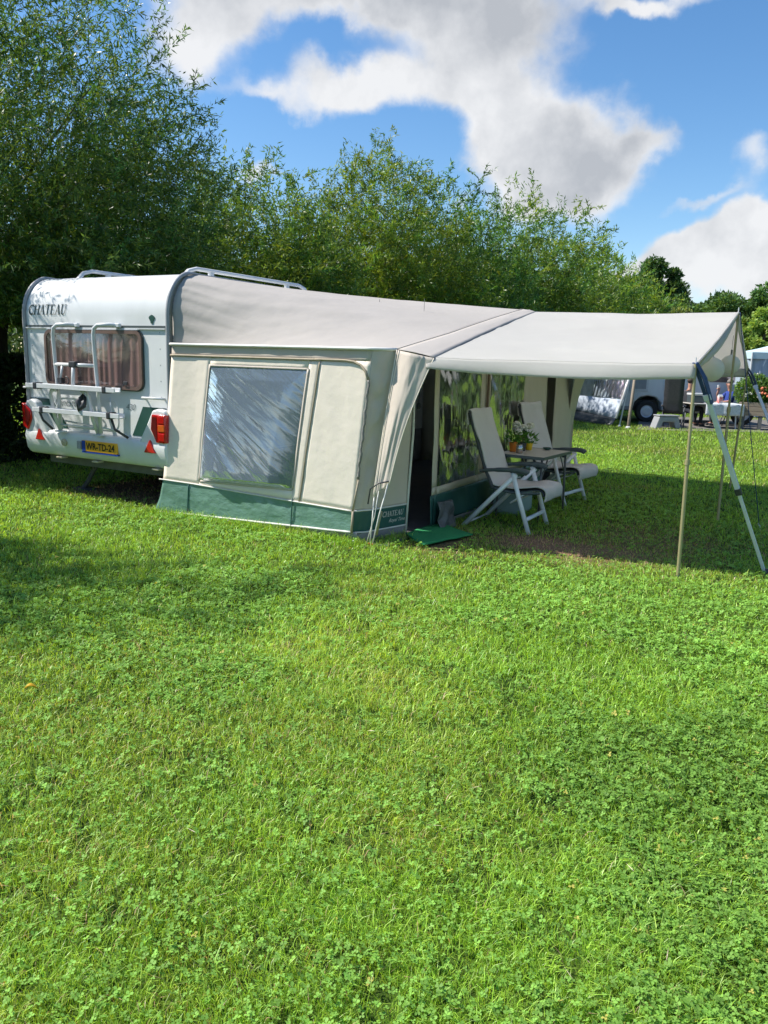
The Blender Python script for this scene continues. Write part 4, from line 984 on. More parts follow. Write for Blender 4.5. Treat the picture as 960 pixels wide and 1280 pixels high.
# ------------------------------------------------------------------ trees
def unit(a): return a / (np.linalg.norm(a, axis=-1, keepdims=True) + 1e-9)
WIND = np.array([.95, -.1, 0])
def willow(name, label, pos, seed, Ht=8.3, Rr=3.7, hz=2.1, nsh=240, ntw=13, nlf=22, leafL=.11, leafW=.020, wind=.12, hue=(1, 1, 1), limbs=60, rz=0.0, group='pollard willows in a row behind the hedge', droop=.5, up=.55, low=.5):
    rng = np.random.default_rng(seed)
    o = empty(name, (pos[0], pos[1], 0), rz); tag(o, label, 'tree', group)
    az = rng.uniform(0, 2 * math.pi, nsh)
    ct = 1 - rng.uniform(0, 1, nsh) ** up * (1 - math.cos(rad(97)))
    st = np.sqrt(np.clip(1 - ct * ct, 0, 1))
    D = np.stack([np.cos(az) * st, np.sin(az) * st, ct], 1)
    lob = .84 + .24 * vnoise(np.cos(az) * 1.6 + 5, np.sin(az) * 1.6 + 5, ct * 2.5, seed)
    Ln = lob * rng.uniform(.84, 1.0, nsh) / np.sqrt((np.maximum(ct, 0) / (Ht - hz)) ** 2 + (st / Rr) ** 2 + (np.minimum(ct, 0) / 1.6) ** 2)
    head = np.stack([rng.normal(0, .16, nsh), rng.normal(0, .16, nsh), hz + rng.uniform(-.25, .25, nsh)], 1)
    def shoot(i, t):
        L = Ln[i][:, None]; t = t[:, None]
        p = head[i] + D[i] * L * t
        p[:, 2] += (-.10 * (t * t)[:, 0] + .10 * (t * (1 - t))[:, 0] * 2) * Ln[i] * st[i]
        return p + WIND * (wind * t * t * L * .6)
    # twigs
    i = np.repeat(np.arange(nsh), ntw); n = len(i)
    t = .12 + .88 * rng.uniform(0, 1, n) ** .62
    B = shoot(i, t); T = unit(shoot(i, np.minimum(t + .05, 1.05)) - B)
    td = unit(T * .6 + rng.normal(0, .6, (n, 3)) + np.array([0, 0, .28]) + WIND * wind)
    tl = rng.uniform(.5, 1.1, n) * (1.05 - .22 * t) * (Rr / 3.7) ** .5
    # leaves
    j = np.repeat(np.arange(n), nlf); m = len(j)
    s = rng.uniform(.05, 1.0, m)
    P = B[j] + td[j] * (tl[j] * s)[:, None]; P[:, 2] -= droop * .45 * tl[j] * s ** 2
    P += WIND * (wind * .25 * s ** 2)[:, None]
    LD = unit(td[j] * .8 + rng.normal(0, .6, (m, 3)) + np.array([0, 0, -.35]) + WIND * wind * 1.2)
    N = rng.normal(0, 1, (m, 3)) + np.array([0, 0, .8])
    # sprays that fill the crown out to its rounded outline
    ns = int(n * .75); a2 = rng.uniform(0, 2 * math.pi, ns); c2 = 1 - rng.uniform(0, 1, ns) * (1 - math.cos(rad(100))); s2 = np.sqrt(np.clip(1 - c2 * c2, 0, 1))
    D2 = np.stack([np.cos(a2) * s2, np.sin(a2) * s2, c2], 1)
    lob2 = .66 + .52 * fbm(np.cos(a2) * s2 * 2.3 + 9, np.sin(a2) * s2 * 2.3 + 9, c2 * 2.3, seed + 3, 3)
    E2 = lob2 / np.sqrt((np.maximum(c2, 0) / (Ht - hz)) ** 2 + (s2 / Rr) ** 2 + (np.minimum(c2, 0) / 1.6) ** 2) * rng.uniform(.12, 1, ns) ** .36
    B2 = np.array([0, 0, hz]) + D2 * E2[:, None] + WIND * (wind * .12 * E2[:, None])
    T2 = unit(D2 * .5 + np.array([0, 0, .75]) + rng.normal(0, .35, (ns, 3)) + WIND * wind)
    nl2 = max(6, int(nlf * .6)); j2 = np.repeat(np.arange(ns), nl2); m2 = len(j2); q2 = rng.uniform(0, 1, m2)
    L2 = rng.uniform(.3, .75, ns) * (Rr / 3.7)
    P2 = B2[j2] + T2[j2] * (L2[j2] * q2)[:, None] + rng.normal(0, .03, (m2, 3))
    LD2 = unit(T2[j2] * .7 + rng.normal(0, .65, (m2, 3)) + np.array([0, 0, -.2])); N2 = rng.normal(0, 1, (m2, 3)) + np.array([0, 0, .8])
    P = np.concatenate([P, P2]); LD = np.concatenate([LD, LD2]); N = np.concatenate([N, N2])
    keep = P[:, 2] > low
    j = np.concatenate([j, rng.integers(0, n, ns)[j2]]); m = len(j)
    tone = rng.uniform(.6, 1.5, n)[j] * rng.uniform(.75, 1.3, m)
    yel = np.clip(rng.normal(0, .35, n)[j] + rng.normal(0, .25, m), -.6, 1.2)
    base = np.array([.064, .116, .026]) * np.array(hue)
    col = base * tone[:, None] * (1 + yel[:, None] * np.array([.75, .28, -.1]))
    P, LD, N, col = P[keep], LD[keep], N[keep], col[keep]; m = len(P)
    leaves_mesh('crown', P, LD, N, leafL * rng.uniform(.65, 1.25, m), leafW * rng.uniform(.8, 1.3, m), np.clip(col, .004, .6), M['leaf'], o)
    tr = MB()
    k = rng.uniform(.9, 1.1, 6)
    tr.tube([(0, 0, -.1), (.02, .01, .25), (.03 * k[0], 0, .9), (.0, .05 * k[1], hz - .35), (0, 0, hz), (0, 0, hz + .15)], [.46, .34, .29, .33, .42, .22], 14)
    for a in rng.uniform(0, 2 * math.pi, 7): tr.ball((.26 * math.cos(a), .26 * math.sin(a), hz + rng.uniform(-.2, .15)), rng.uniform(.14, .22), 9, 6)
    tr.build('trunk', M['bark'], o, smooth=True)
    lb = MB()
    for q in range(min(limbs, nsh)):
        tt = np.linspace(0, .92, 7); P_ = shoot(np.full(7, q), tt); lb.tube(P_, np.linspace(.036, .004, 7) * (1 + .3 * math.sin(q)), 5)
    lb.build('limbs', M['twig'], o, smooth=True)
    return o
def lv(t, off=0.0):
    """a place along the row of willows"""
    p = np.array([-6.4, 13.0, 0]) + LV * t + WU * off; return (p[0], p[1])
willow('willow_tree', 'huge leafy willow towering beside the caravan, its dark trunk seen above the hedge', (lv(0)[0] - .3, lv(0)[1]), 11, 9.0, 3.9, 2.3, 460, 16, 38, .105, .019, .12, limbs=80, up=.9, low=2.05)
willow('willow_tree', 'lower willow filling the gap between the huge willow and the broad upright one', lv(6.0), 12, 6.4, 3.0, 1.7, 340, 13, 30, .125, .026, .06, (1.3, 1.22, 1.0), up=.85)
willow('willow_tree', 'broad willow with upright shoots rising above the awning roof', lv(12.4), 13, 8.3, 3.6, 1.8, 420, 14, 30, .14, .028, .03, (1.5, 1.28, .88), up=.9)
willow('willow_tree', 'dark dense willow just right of the broad upright one', lv(17.6), 14, 8.8, 3.5, 1.8, 300, 12, 27, .17, .036, .10, (.95, 1.08, 1.0), up=.9)
willow('willow_tree', 'wind-swept willow with a tall tip above the awning peak', lv(23.6), 15, 9.6, 3.6, 1.8, 300, 12, 26, .19, .040, .14, (1.4, 1.3, 1.05), up=.9)
willow('willow_tree', 'feathery wind-blown willow above the middle of the pale canopy', lv(29.6), 16, 10.0, 3.8, 1.8, 240, 11, 25, .23, .048, .16, (1.5, 1.36, 1.1), up=.9)
willow('willow_tree', 'olive willow below and left of the dark oak', lv(36), 17, 9.6, 3.9, 1.6, 250, 11, 24, .27, .056, .14, (1.5, 1.38, 1.15), up=.9)
willow('willow_tree', 'pale silvery willow low above the canopy ridge, beneath the dark oak', lv(42.5), 18, 9.0, 4.0, 1.6, 220, 11, 22, .31, .064, .14, (1.8, 1.6, 1.5), up=.9)
willow('willow_tree', 'last willow of the row, small above the pointed end of the canopy', lv(50), 20, 8.4, 4.0, 1.6, 200, 10, 20, .36, .074, .12, (1.5, 1.4, 1.2), up=.9)
# the next tree of the row stands left of the picture: its shade falls across the lawn
willow('willow_tree', 'willow left of the picture whose shade streaks the lawn', (-7.2, 5.75), 19, 9.3, 1.5, 2.2, 130, 10, 20, .15, .032, .08, up=1.2)

def broad_tree(name, label, pos, seed, Ht=11, Rr=4.5, z0=3.0, nblob=24, nleaf=16000, leafL=.32, col=(.035, .07, .018), group=None, cat='tree', trunk=.3, flat=1.0, lo=0.0):
    rng = np.random.default_rng(seed)
    o = empty(name, (pos[0], pos[1], 0)); tag(o, label, cat, group)
    zc = (Ht + z0) / 2; rz_ = (Ht - z0) / 2
    a = rng.uniform(0, 2 * math.pi, nblob); ct = rng.uniform(-1 + lo, 1, nblob); st = np.sqrt(1 - ct * ct); k = rng.uniform(.35, .95, nblob)
    C = np.stack([np.cos(a) * st * Rr * k, np.sin(a) * st * Rr * k, zc + ct * rz_ * k], 1)
    R_ = rng.uniform(.13, .34, nblob) * Rr
    b = rng.choice(nblob, nleaf, p=R_ ** 2 / (R_ ** 2).sum())
    d = unit(rng.normal(0, 1, (nleaf, 3))); rr = rng.uniform(.2, 1.0, nleaf) ** .45 * rng.uniform(.75, 1.35, nleaf)
    P = C[b] + d * (R_[b] * rr)[:, None] * np.array([1, 1, .8 * flat])
    LD = unit(d + rng.normal(0, .8, (nleaf, 3))); N = d * .6 + rng.normal(0, .8, (nleaf, 3)) + np.array([0, 0, .4])
    tone = rng.uniform(.75, 1.3, nblob)[b] * rng.uniform(.7, 1.4, nleaf)
    c = np.array(col) * tone[:, None] * (1 + rng.normal(0, .15, (nleaf, 1)) * np.array([1, .3, 0]))
    keep = P[:, 2] > .15
    leaves_mesh('crown', P[keep], LD[keep], N[keep], leafL * rng.uniform(.6, 1.3, keep.sum()), leafL * .55 * rng.uniform(.7, 1.2, keep.sum()), np.clip(c[keep], .004, .5), M['leaf_broad'], o)
    tr = MB(); tr.tube([(0, 0, -.1), (0, 0, z0 * .5 + .2), (.1, 0, zc), (.15, .05, zc + rz_ * .5)], [trunk * 1.3, trunk, trunk * .6, .05], 10)
    for q in range(9): tr.tube([(.03, 0, z0 * .7 + q * .1), tuple((C[q] + np.array([0, 0, zc])) / 2 * np.array([1, 1, 1])), tuple(C[q])], [trunk * .4, trunk * .25, .03], 6)
    tr.build('trunk', M['bark'], o, smooth=True)
    return o
def px_tree(x, ytop, depth, half, **k):
    P = at(x, ytop, depth); r = half / 960 * depth
    return (P[0], P[1]), P[2], r
def BT(label, x, ytop, depth, half, seed, col, nleaf=14000, z0=1.0, leafL=.4, group='trees beyond the far pitches', name='broadleaf_tree', nblob=46, **k):
    pos, Ht, r = px_tree(x, ytop, depth, half)
    return broad_tree(name, label, pos, seed, Ht, r, z0, nblob, int(nleaf * 2.4), leafL * .6, col, group, **k)
BT('dark round-headed oak standing clear above the willow row', 822, 318, 68, 40, 31, (0.034, 0.070, 0.022), 9000, 4.0, .55, nblob=30)
BT('dark broadleaf tree behind the canopy tip, left of the tree line', 872, 362, 60, 56, 32, (0.054, 0.101, 0.028), 12000, .3, .5)
BT('dark broadleaf tree right of the canopy tip', 912, 348, 62, 46, 33, (0.043, 0.085, 0.025), 13000, 1.0, .5)
BT('dark broadleaf tree at the right edge of the picture', 965, 352, 58, 44, 34, (0.046, 0.093, 0.026), 12000, 1.0, .5)
BT('pale green rounded bush tree above the pale blue gazebo', 953, 382, 36, 30, 35, (0.132, 0.194, 0.046), 9000, 1.2, .3)
BT('yellow green bush low behind the canopy ridge tip', 842, 372, 52, 34, 36, (0.132, 0.171, 0.054), 8000, .6, .45)
for k, (x, y) in enumerate(((20, 19), (27, 25), (32, 33), (15, 11), (36, 22))):
    broad_tree('broadleaf_tree', 'dark tree right of the picture, mirrored in the tent windows', (x, y), 50 + k, 7.5 + k % 2, 3.6, .5, 22, 7000, .5, (.03, .06, .016), 'trees right of the picture')
# distant woods round the horizon
rng = np.random.default_rng(77); n = 42000
a = rng.uniform(-1.7, 1.7, n); r_ = rng.uniform(170, 230, n)
hmax = 5 + 9 * fbm(a * 14, 0, 0, 78, 3)
P = np.stack([np.sin(a) * r_, np.cos(a) * r_, rng.uniform(0, 1, n) ** .8 * hmax], 1)
D = unit(rng.normal(0, 1, (n, 3))); N = rng.normal(0, 1, (n, 3)) + np.array([0, -.6, .5])
c = np.array([.045, .075, .03]) * rng.uniform(.6, 1.4, (n, 1))
o = leaves_mesh('distant_woods', P, D, N, rng.uniform(1.2, 3.0, n), rng.uniform(.9, 2.0, n), c, M['leaf_broad']); tag(o, kind='stuff')

# ------------------------------------------------------------------ hedge along the willows
def hedge(name, label, A, B, width, height, seed, n, leafL, col, cat='hedge', flowers=0):
    rng = np.random.default_rng(seed)
    A = np.array([A[0], A[1], 0]); B = np.array([B[0], B[1], 0]); d = B - A; L = np.linalg.norm(d); d /= L; nr = np.array([d[1], -d[0], 0])
    o = empty(name, tuple(A), 0); tag(o, label, cat)
    x = rng.uniform(0, L, n); side = rng.uniform(0, 1, n)
    y = np.where(side < .38, width / 2, np.where(side < .55, -width / 2, rng.uniform(-1, 1, n) * width / 2)) * rng.uniform(.80, 1.06, n)
    z = np.where(side < .55, rng.uniform(.02, 1, n), rng.uniform(.80, 1.04, n)) * height
    bump_ = (fbm(x * 1.3, z * 1.3, y, seed, 3) - .5) * .35
    y = y + np.sign(y) * bump_ * .8; z = z * (1 + bump_ * .35)
    P = d * x[:, None] + nr * y[:, None] + np.array([0, 0, 1]) * z[:, None]
    D = unit(rng.normal(0, 1, (n, 3)) + nr * np.sign(y)[:, None] * .6 + np.array([0, 0, .3])); N = nr * np.sign(y)[:, None] + rng.normal(0, .7, (n, 3)) + np.array([0, 0, .5])
    c = np.array(col) * rng.uniform(.6, 1.5, (n, 1)) * (.8 + .5 * fbm(x * .9, z * .9, 0, seed + 5, 2))[:, None]
    leaves_mesh('foliage', P, D, N, leafL * rng.uniform(.6, 1.3, n), leafL * .6 * rng.uniform(.7, 1.2, n), np.clip(c, .004, .4), M['leaf_broad'], o)
    s = MB()
    for xx in np.arange(.3, L, .7): s.tube([tuple(d * xx), tuple(d * xx + np.array([.05, .03, height * .75]))], [.03, .012], 5)
    s.build('stems', M['bark'], o)
    return o
h0 = lv(-9, 1.0); h1 = lv(14, 1.0)
hedge('clipped_hedge', 'clipped hedge darkened for willow shade, running behind the caravan below the willows', h0, h1, .9, 1.5, 61, 120000, .10, (.016, .030, .009))  # leaf colour lowered to stand in for shade of the trees
# ------------------------------------------------------------------ the far pitch, some 24 m away
def G(x, depth, z=0.0):
    p = at(x, 470, depth); return np.array([p[0], p[1], z])
def face(o, yaw): o.rotation_euler = (0, 0, yaw)
# clear-foil awning panel with black skirt
P_TL = at(722, 462, 24.6); P_TR = at(794, 466, 23.6); P_BR = at(770, 523, 22.9); P_BL = at(705, 509, 25.6); P_SR = at(764, 532, 22.8); P_SL = at(688, 514, 25.8)
P_SR[2] = .02; P_SL[2] = .02
aw = empty('foil_awning', tuple(P_SL), 0); tag(aw, 'small pale awning with a clear foil window and black skirt on the far pitch', 'awning')
o_ = P_SL.copy()
def quadp(A, B, C, D):
    A, B, C, D = [np.array(q) - o_ for q in (A, B, C, D)]
    return lambda s, t: A * ((1 - s) * (1 - t))[:, None] + B * (s * (1 - t))[:, None] + C * (s * t)[:, None] + D * ((1 - s) * t)[:, None]
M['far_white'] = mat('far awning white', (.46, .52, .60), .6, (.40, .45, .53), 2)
M['far_black'] = mat('far awning black skirt', (.02, .024, .028), .3, (.06, .065, .07), 3, bump=.4, bscale=4)
M['far_foil'] = vinyl_mat('far clear foil', see=.80, haze=.03, tint=(.8, .86, .92), rough=.06, scale=(7, 7, 2), bump=.9)
UP = np.array([0, 0, .55])
def mixp(a, b, k): return a + (b - a) * k
bl1 = mixp(P_BL, P_TL, .36); br1 = mixp(P_BR, P_TR, .40)
w = MB(); w.grid(quadp(P_BL, P_BR, br1, bl1), 14, 3)
w.grid(quadp(bl1, mixp(bl1, br1, .07), mixp(P_TL, P_TR, .07) + UP, P_TL + UP), 2, 8); w.grid(quadp(mixp(bl1, br1, .96), br1, P_TR + UP, mixp(P_TL, P_TR, .96) + UP), 2, 8)
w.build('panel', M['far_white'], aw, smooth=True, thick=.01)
f0 = quadp(mixp(bl1, br1, .07), mixp(bl1, br1, .96), mixp(P_TL, P_TR, .96) + UP, mixp(P_TL, P_TR, .07) + UP)
def ff(s, t):
    q = f0(s, t); q[:, 1] += (fbm(s * 14, t * 3, 0, 301, 3) - .5) * .12; return q
w = MB(); w.grid(ff, 50, 20); w.build('foil_window', M['far_foil'], aw, smooth=True)
bk = np.array([.25, .9, 0])
def fcur(s, t):
    q = f0(s, t) + bk; q[:, 1] += .05 * np.sin(s * 90); return q
w = MB(); w.grid(fcur, 120, 3); w.build('curtain', mat('striped far curtain', (.42, .46, .5), .9, (.05, .06, .08), 2.2, .25, stretch=(6, 6, .5)), aw, smooth=True)
w = MB(); w.grid(quadp(P_SL, P_SR, P_BR, P_BL), 16, 4); w.build('skirt', M['far_black'], aw, smooth=True, thick=.01)
w = MB(); w.tube([P_SL - o_, P_BL - o_, P_TL + UP - o_], .03, 6); w.tube([P_BR - o_, P_TR + UP - o_], .035, 6); w.build('frame', M['white_metal'], aw, smooth=True)
w = MB()
tl2 = P_TL + np.array([-.6, 1.6, .9]); tr2 = P_TR + np.array([-.3, 1.8, .9])
w.grid(quadp(P_TL + UP, P_TR + UP, tr2, tl2), 10, 6); w.build('roof', M['far_white'], aw, smooth=True, thick=.01)
def bar(name, label, A, B, r, m, cat='pole', group=None):
    A, B = np.array(A, float), np.array(B, float)
    o = empty(name, tuple(A)); tag(o, label, cat, group); w = MB(); w.tube([(0, 0, 0), tuple((B - A) * .5), tuple(B - A)], [r, r, r * .8], 8); w.build('tube', M[m], o, smooth=True)
    w = MB(); w.lathe([(r * 2.2, 0), (r * 2.0, .02), (r * 1.1, .05)], (0, 0, 0), 10); w.build('foot', M['white_metal'], o)
    return o
def gp(x, y): 
    d = ray(x, y); return EYE + d * (-EYE[2] / d[2])
bar('awning_pole', 'thin white pole leaning at the right edge of the far foil awning', gp(774, 533), at(791, 466, 23.8) + np.array([0, 0, .4]), .025, 'white_metal', group='poles of the far awning')
bar('awning_pole', 'thick beige pole with white foot right of the far foil awning', gp(785, 535), at(795, 466, 23.6) + np.array([0, 0, .4]), .045, 'timber', group='poles of the far awning')
bar('tent_rod', 'loose white rod lying on the lawn left of the far awning', at(693, 513, 26), gp(712, 527) + np.array([0, 0, .03]), .025, 'white_metal')
# grey tent behind it at the left
tn = empty('blue_grey_tent', tuple(G(694, 28.5)), 0); tag(tn, 'pale blue tent peeping out left of the far foil awning', 'tent')
w = MB(); w.grid(lambda s, t: np.stack([lerp(-.5, 1.6, s) + t * .5, t * .9 + .05 * np.sin(s * 9), t * 2.2], 1), 10, 10); w.grid(lambda s, t: np.stack([lerp(-.5, 1.6, s) + .5, .9 + 2.0 * t, 2.2 - .1 * t], 1), 6, 6)
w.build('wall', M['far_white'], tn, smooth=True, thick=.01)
w = MB(); w.tube([(1.62, -.02, 0), (2.12, .88, 2.2)], .04, 6); w.build('pole', M['white_metal'], tn)
w = MB(); w.tube([(-.52, -.02, 0), (-.02, .88, 2.2)], .04, 6); w.build('pole', M['white_metal'], tn)
bg = empty('dark_bag', tuple(G(697, 26.2)), .2); tag(bg, 'dark blue bag leaning at the left end of the far awning', 'bag')
w = MB(); w.ball((0, 0, .45), .26, 14, 9, (.9, .7, 1.75)); w.build('bag', M['blue_tape'], bg, smooth=True); w = MB(); w.tube([(-.12, 0, .85), (-.06, 0, 1.02), (.06, 0, 1.02), (.12, 0, .85)], .02, 6); w.build('handle', M['black_plastic'], bg, smooth=True)
rd = empty('red_lamp', tuple(at(711, 471, 27.2))); tag(rd, 'red lamp hanging at the top left of the far foil awning', 'lamp')
w = MB(); w.lathe([(.10, -.28), (.13, -.2), (.13, .1), (.08, .2)], (0, 0, 0), 14); w.build('lens', M['red_lens'], rd, smooth='angle'); w = MB(); w.lathe([(.06, .2), (.06, .3)], (0, 0, 0), 12); w.build('cap', M['white_metal'], rd)
# camper van
VY = 25.2
v0 = G(792, VY); v1 = G(893, VY)
vl = np.linalg.norm(v1 - v0); yaw = math.atan2(v1[1] - v0[1], v1[0] - v0[0])
van = empty('camper_van', tuple(v0), yaw - rad(2)); tag(van, 'white camper van behind the black chair, one silver wheel showing', 'camper van')
wx = float((G(812.5, VY) - v0)[0])
def van_side(z0=.38): return [(-2.6, z0), (wx - .47, z0), (wx - .42, z0 + .26), (wx - .25, z0 + .42), (wx, z0 + .47), (wx + .25, z0 + .42), (wx + .42, z0 + .26), (wx + .47, z0), (vl + 1.0, z0), (vl + 1.15, .75), (vl + 1.1, 1.15), (vl + .55, 1.35), (vl - .1, 2.05), (vl - .5, 2.35), (-2.2, 2.4), (-2.6, 2.2)]
w = MB(); w.prism(van_side(), 1.95, 1, 0); w.build('body', M['caravan_white'], van, smooth='angle', bevel=.04)
w = MB(); w.box(-2.5, .30, .34, vl + .9, 1.9, .70); w.build('underbody', M['black_plastic'], van)
for xx in (wx, wx + 3.1):
    t = MB(); t.lathe([(.20, -.10), (.31, -.11), (.345, -.08), (.35, 0), (.345, .08), (.31, .11), (.20, .10)], (xx, .12, .345), 28, axis=1, caps=False); wo = t.build('wheel', M['rubber'], van, smooth='angle')
    t = MB(); t.lathe([(.05, -.085), (.12, -.10), (.17, -.08), (.20, -.10), (.205, .08)], (xx, .12, .345), 24, axis=1); t.build('rim', M['alu'], wo, smooth='angle')
w = MB(); w.box(wx - .62, -.025, .98, wx - .02, -.002, 1.62); fr = w.build('locker_door', M['white_metal'], van, bevel=.02); w = MB(); w.box(wx - .54, -.034, 1.06, wx - .10, -.026, 1.50); w.build('vent', M['grey_trim'], fr, bevel=.01)
w = MB(); w.box(wx + .45, -.02, 1.0, wx + 1.5, -.002, 1.35); w.build('side_panel', M['bumper_white'], van, bevel=.015)
w = MB(); w.box(wx + 1.9, -.02, 1.35, wx + 2.7, -.002, 1.9); w.build('side_window', M['pane_brown'], van, bevel=.015)
w = MB(); w.box(-2.55, -.015, .38, wx - .50, .0, .50); w.box(wx + .5, -.015, .38, vl + .9, 0, .50); w.build('sill', M['grey_trim'], van, bevel=.01)
# gravel apron
pa = np_mesh('gravel_apron', np.array([np.append(gp(*q)[:2], .006) for q in ((796, 537), (960, 541), (1080, 545), (1080, 522), (800, 521))]), tris=np.array([[0, 1, 4], [1, 3, 4], [1, 2, 3]]), mat=mat('gravel', (.20, .185, .165), .95, (.12, .11, .10), 30, .8, bump=.6, bscale=60)); tag(pa, kind='structure')
# black chairs, stool, table
def far_chair(x, depth, yaw, label, hgt=1.18, m='black_plastic'):
    o = empty('camp_chair', tuple(G(x, depth)), yaw); tag(o, label, 'chair', 'dark chairs on the far pitch')
    w = MB(); path_sheet(w, [(-.10, .44), (-.20, .75), (-.28, hgt)], -.27, .27, n=10, nw=4); w.build('backrest', M[m], o, smooth=True, thick=.04)
    w = MB(); path_sheet(w, [(-.10, .44), (.16, .42), (.40, .45)], -.27, .27, n=8, nw=4); w.build('seat', M[m], o, smooth=True, thick=.04)
    for s in (-1, 1):
        w = MB(); w.tube([(.15, s * .29, .63), (.32, s * .29, 0)], .018, 6); w.build('leg', M['dark_steel'], o); w = MB(); w.tube([(.15, s * .29, .62), (-.36, s * .29, 0)], .018, 6); w.build('leg', M['dark_steel'], o)
        w = MB(); w.tube([(-.2, s * .30, .64), (.25, s * .30, .66)], .028, 6); w.build('armrest', M['black_plastic'], o, smooth=True)
    return o
far_chair(846, 23.0, rad(62), 'high-backed black camp chair in front of the white van', 1.52)
far_chair(921, 24.6, rad(165), 'dark camp chair in which the person in blue sits', 1.15)
st = empty('step_stool', tuple(G(838, 22.6)), rad(10)); tag(st, 'grey plastic step stool beneath the high black chair', 'stool')
w = MB(); w.prism([(-.42, 0), (-.30, .36), (.30, .36), (.42, 0), (.24, 0), (.17, .20), (-.17, .20), (-.24, 0)], .34, 1, -.17); w.build('side', M['grey_trim'], st, bevel=.03); w = MB(); w.box(-.32, -.19, .362, .32, .19, .40); w.build('tread', M['grey_trim'], st, bevel=.015)
TBP = G(893, 23.6); tf = empty('garden_table', tuple(TBP), rad(-3)); tag(tf, 'garden table with a white cloth where the far campers sit', 'table')
w = MB(); w.box(-.75, -.42, .70, .75, .42, .735); w.build('table_top', M['table_top'], tf, bevel=.01)
for sx in (-.62, .62):
    for sy in (-.33, .33): w = MB(); w.tube([(sx, sy, .70), (sx * 1.06, sy * 1.05, 0)], .022, 6); w.build('leg', M['white_metal'], tf)
cl = empty('table_cloth', (TBP[0] + .22, TBP[1], .739), rad(-3)); tag(cl, 'white checked cloth over the right half of the far garden table', 'tablecloth')
def clf(s, t):
    x = lerp(-.52, .60, s); a = lerp(-.80, .80, t); y = np.clip(a, -.45, .45); z = -np.clip(np.abs(a) - .45, 0, 1) + .006
    return np.stack([x, y + np.sign(a) * .02 * np.sin(x * 12) * (np.abs(a) > .5), z], 1)
w = MB(); w.grid(clf, 20, 24); w.build('cloth', mat('white checked cloth', (.72, .74, .76), .9, (.45, .5, .55), 18, .4), cl, smooth=True, thick=.006)
bxx = empty('grey_cool_box', tuple(TBP + np.array([-.48, 0, .737])), .1); tag(bxx, 'dark grey box on the left end of the far garden table', 'box')
w = MB(); w.box(-.22, -.16, 0, .22, .16, .22); w.build('box', M['arm_green'], bxx, bevel=.03); w = MB(); w.box(-.23, -.17, .222, .23, .17, .29); w.build('lid', M['white_metal'], bxx, bevel=.02)
pk = empty('red_carton', tuple(TBP + np.array([.16, -.2, .752])), .3); tag(pk, 'red and white carton on the far garden table', 'carton')
w = MB(); w.box(-.07, -.05, 0, .07, .05, .20); w.build('carton', mat('red white carton', (.62, .10, .09), .6, (.75, .7, .68), 9, .3), pk, bevel=.008); w = MB(); w.prism([(-.05, .20), (.05, .20), (0, .26)], .14, 0, -.07); w.build('gable', M['white_metal'], pk)
# people
def skin_body(name, joints, links, m, parent=None, sub=2, root=0):
    me = bpy.data.meshes.new(name + '_rig'); me.from_pydata([j[0] for j in joints], links, []); me.update()
    t = bpy.data.objects.new(name + '_rig', me); COL.objects.link(t)
    sk = t.modifiers.new('skin', 'SKIN'); sk.use_smooth_shade = True
    if not me.skin_vertices: me.skin_vertices.new() if hasattr(me.skin_vertices, 'new') else None
    d = me.skin_vertices[0].data if me.skin_vertices else None
    if d is not None:
        for i, j in enumerate(joints):
            r = j[1]; d[i].radius = (r, r) if not isinstance(r, tuple) else r; d[i].use_root = (i == root)
    ss = t.modifiers.new('sub', 'SUBSURF'); ss.levels = sub; ss.render_levels = sub
    bpy.context.view_layer.update()
    dg = bpy.context.evaluated_depsgraph_get(); nm = bpy.data.meshes.new_from_object(t.evaluated_get(dg)); nm.name = name
    bpy.data.objects.remove(t)
    nm.materials.clear(); nm.materials.append(m)
    for p in nm.polygons: p.use_smooth = True
    return link(bpy.data.objects.new(name, nm), parent)
M['skin'] = mat('skin', (.50, .27, .19), .55, (.44, .22, .155), 9)
M['shirt_blue'] = mat('royal blue shirt', (.025, .06, .30), .8, (.018, .045, .24), 10)
M['shirt_dark'] = mat('charcoal shirt', (.03, .033, .04), .8); M['trousers'] = mat('dark trousers', (.03, .035, .05), .85)
M['hair_grey'] = mat('grey hair', (.22, .20, .18), .8); M['hair_dark'] = mat('brown hair', (.06, .04, .03), .8)
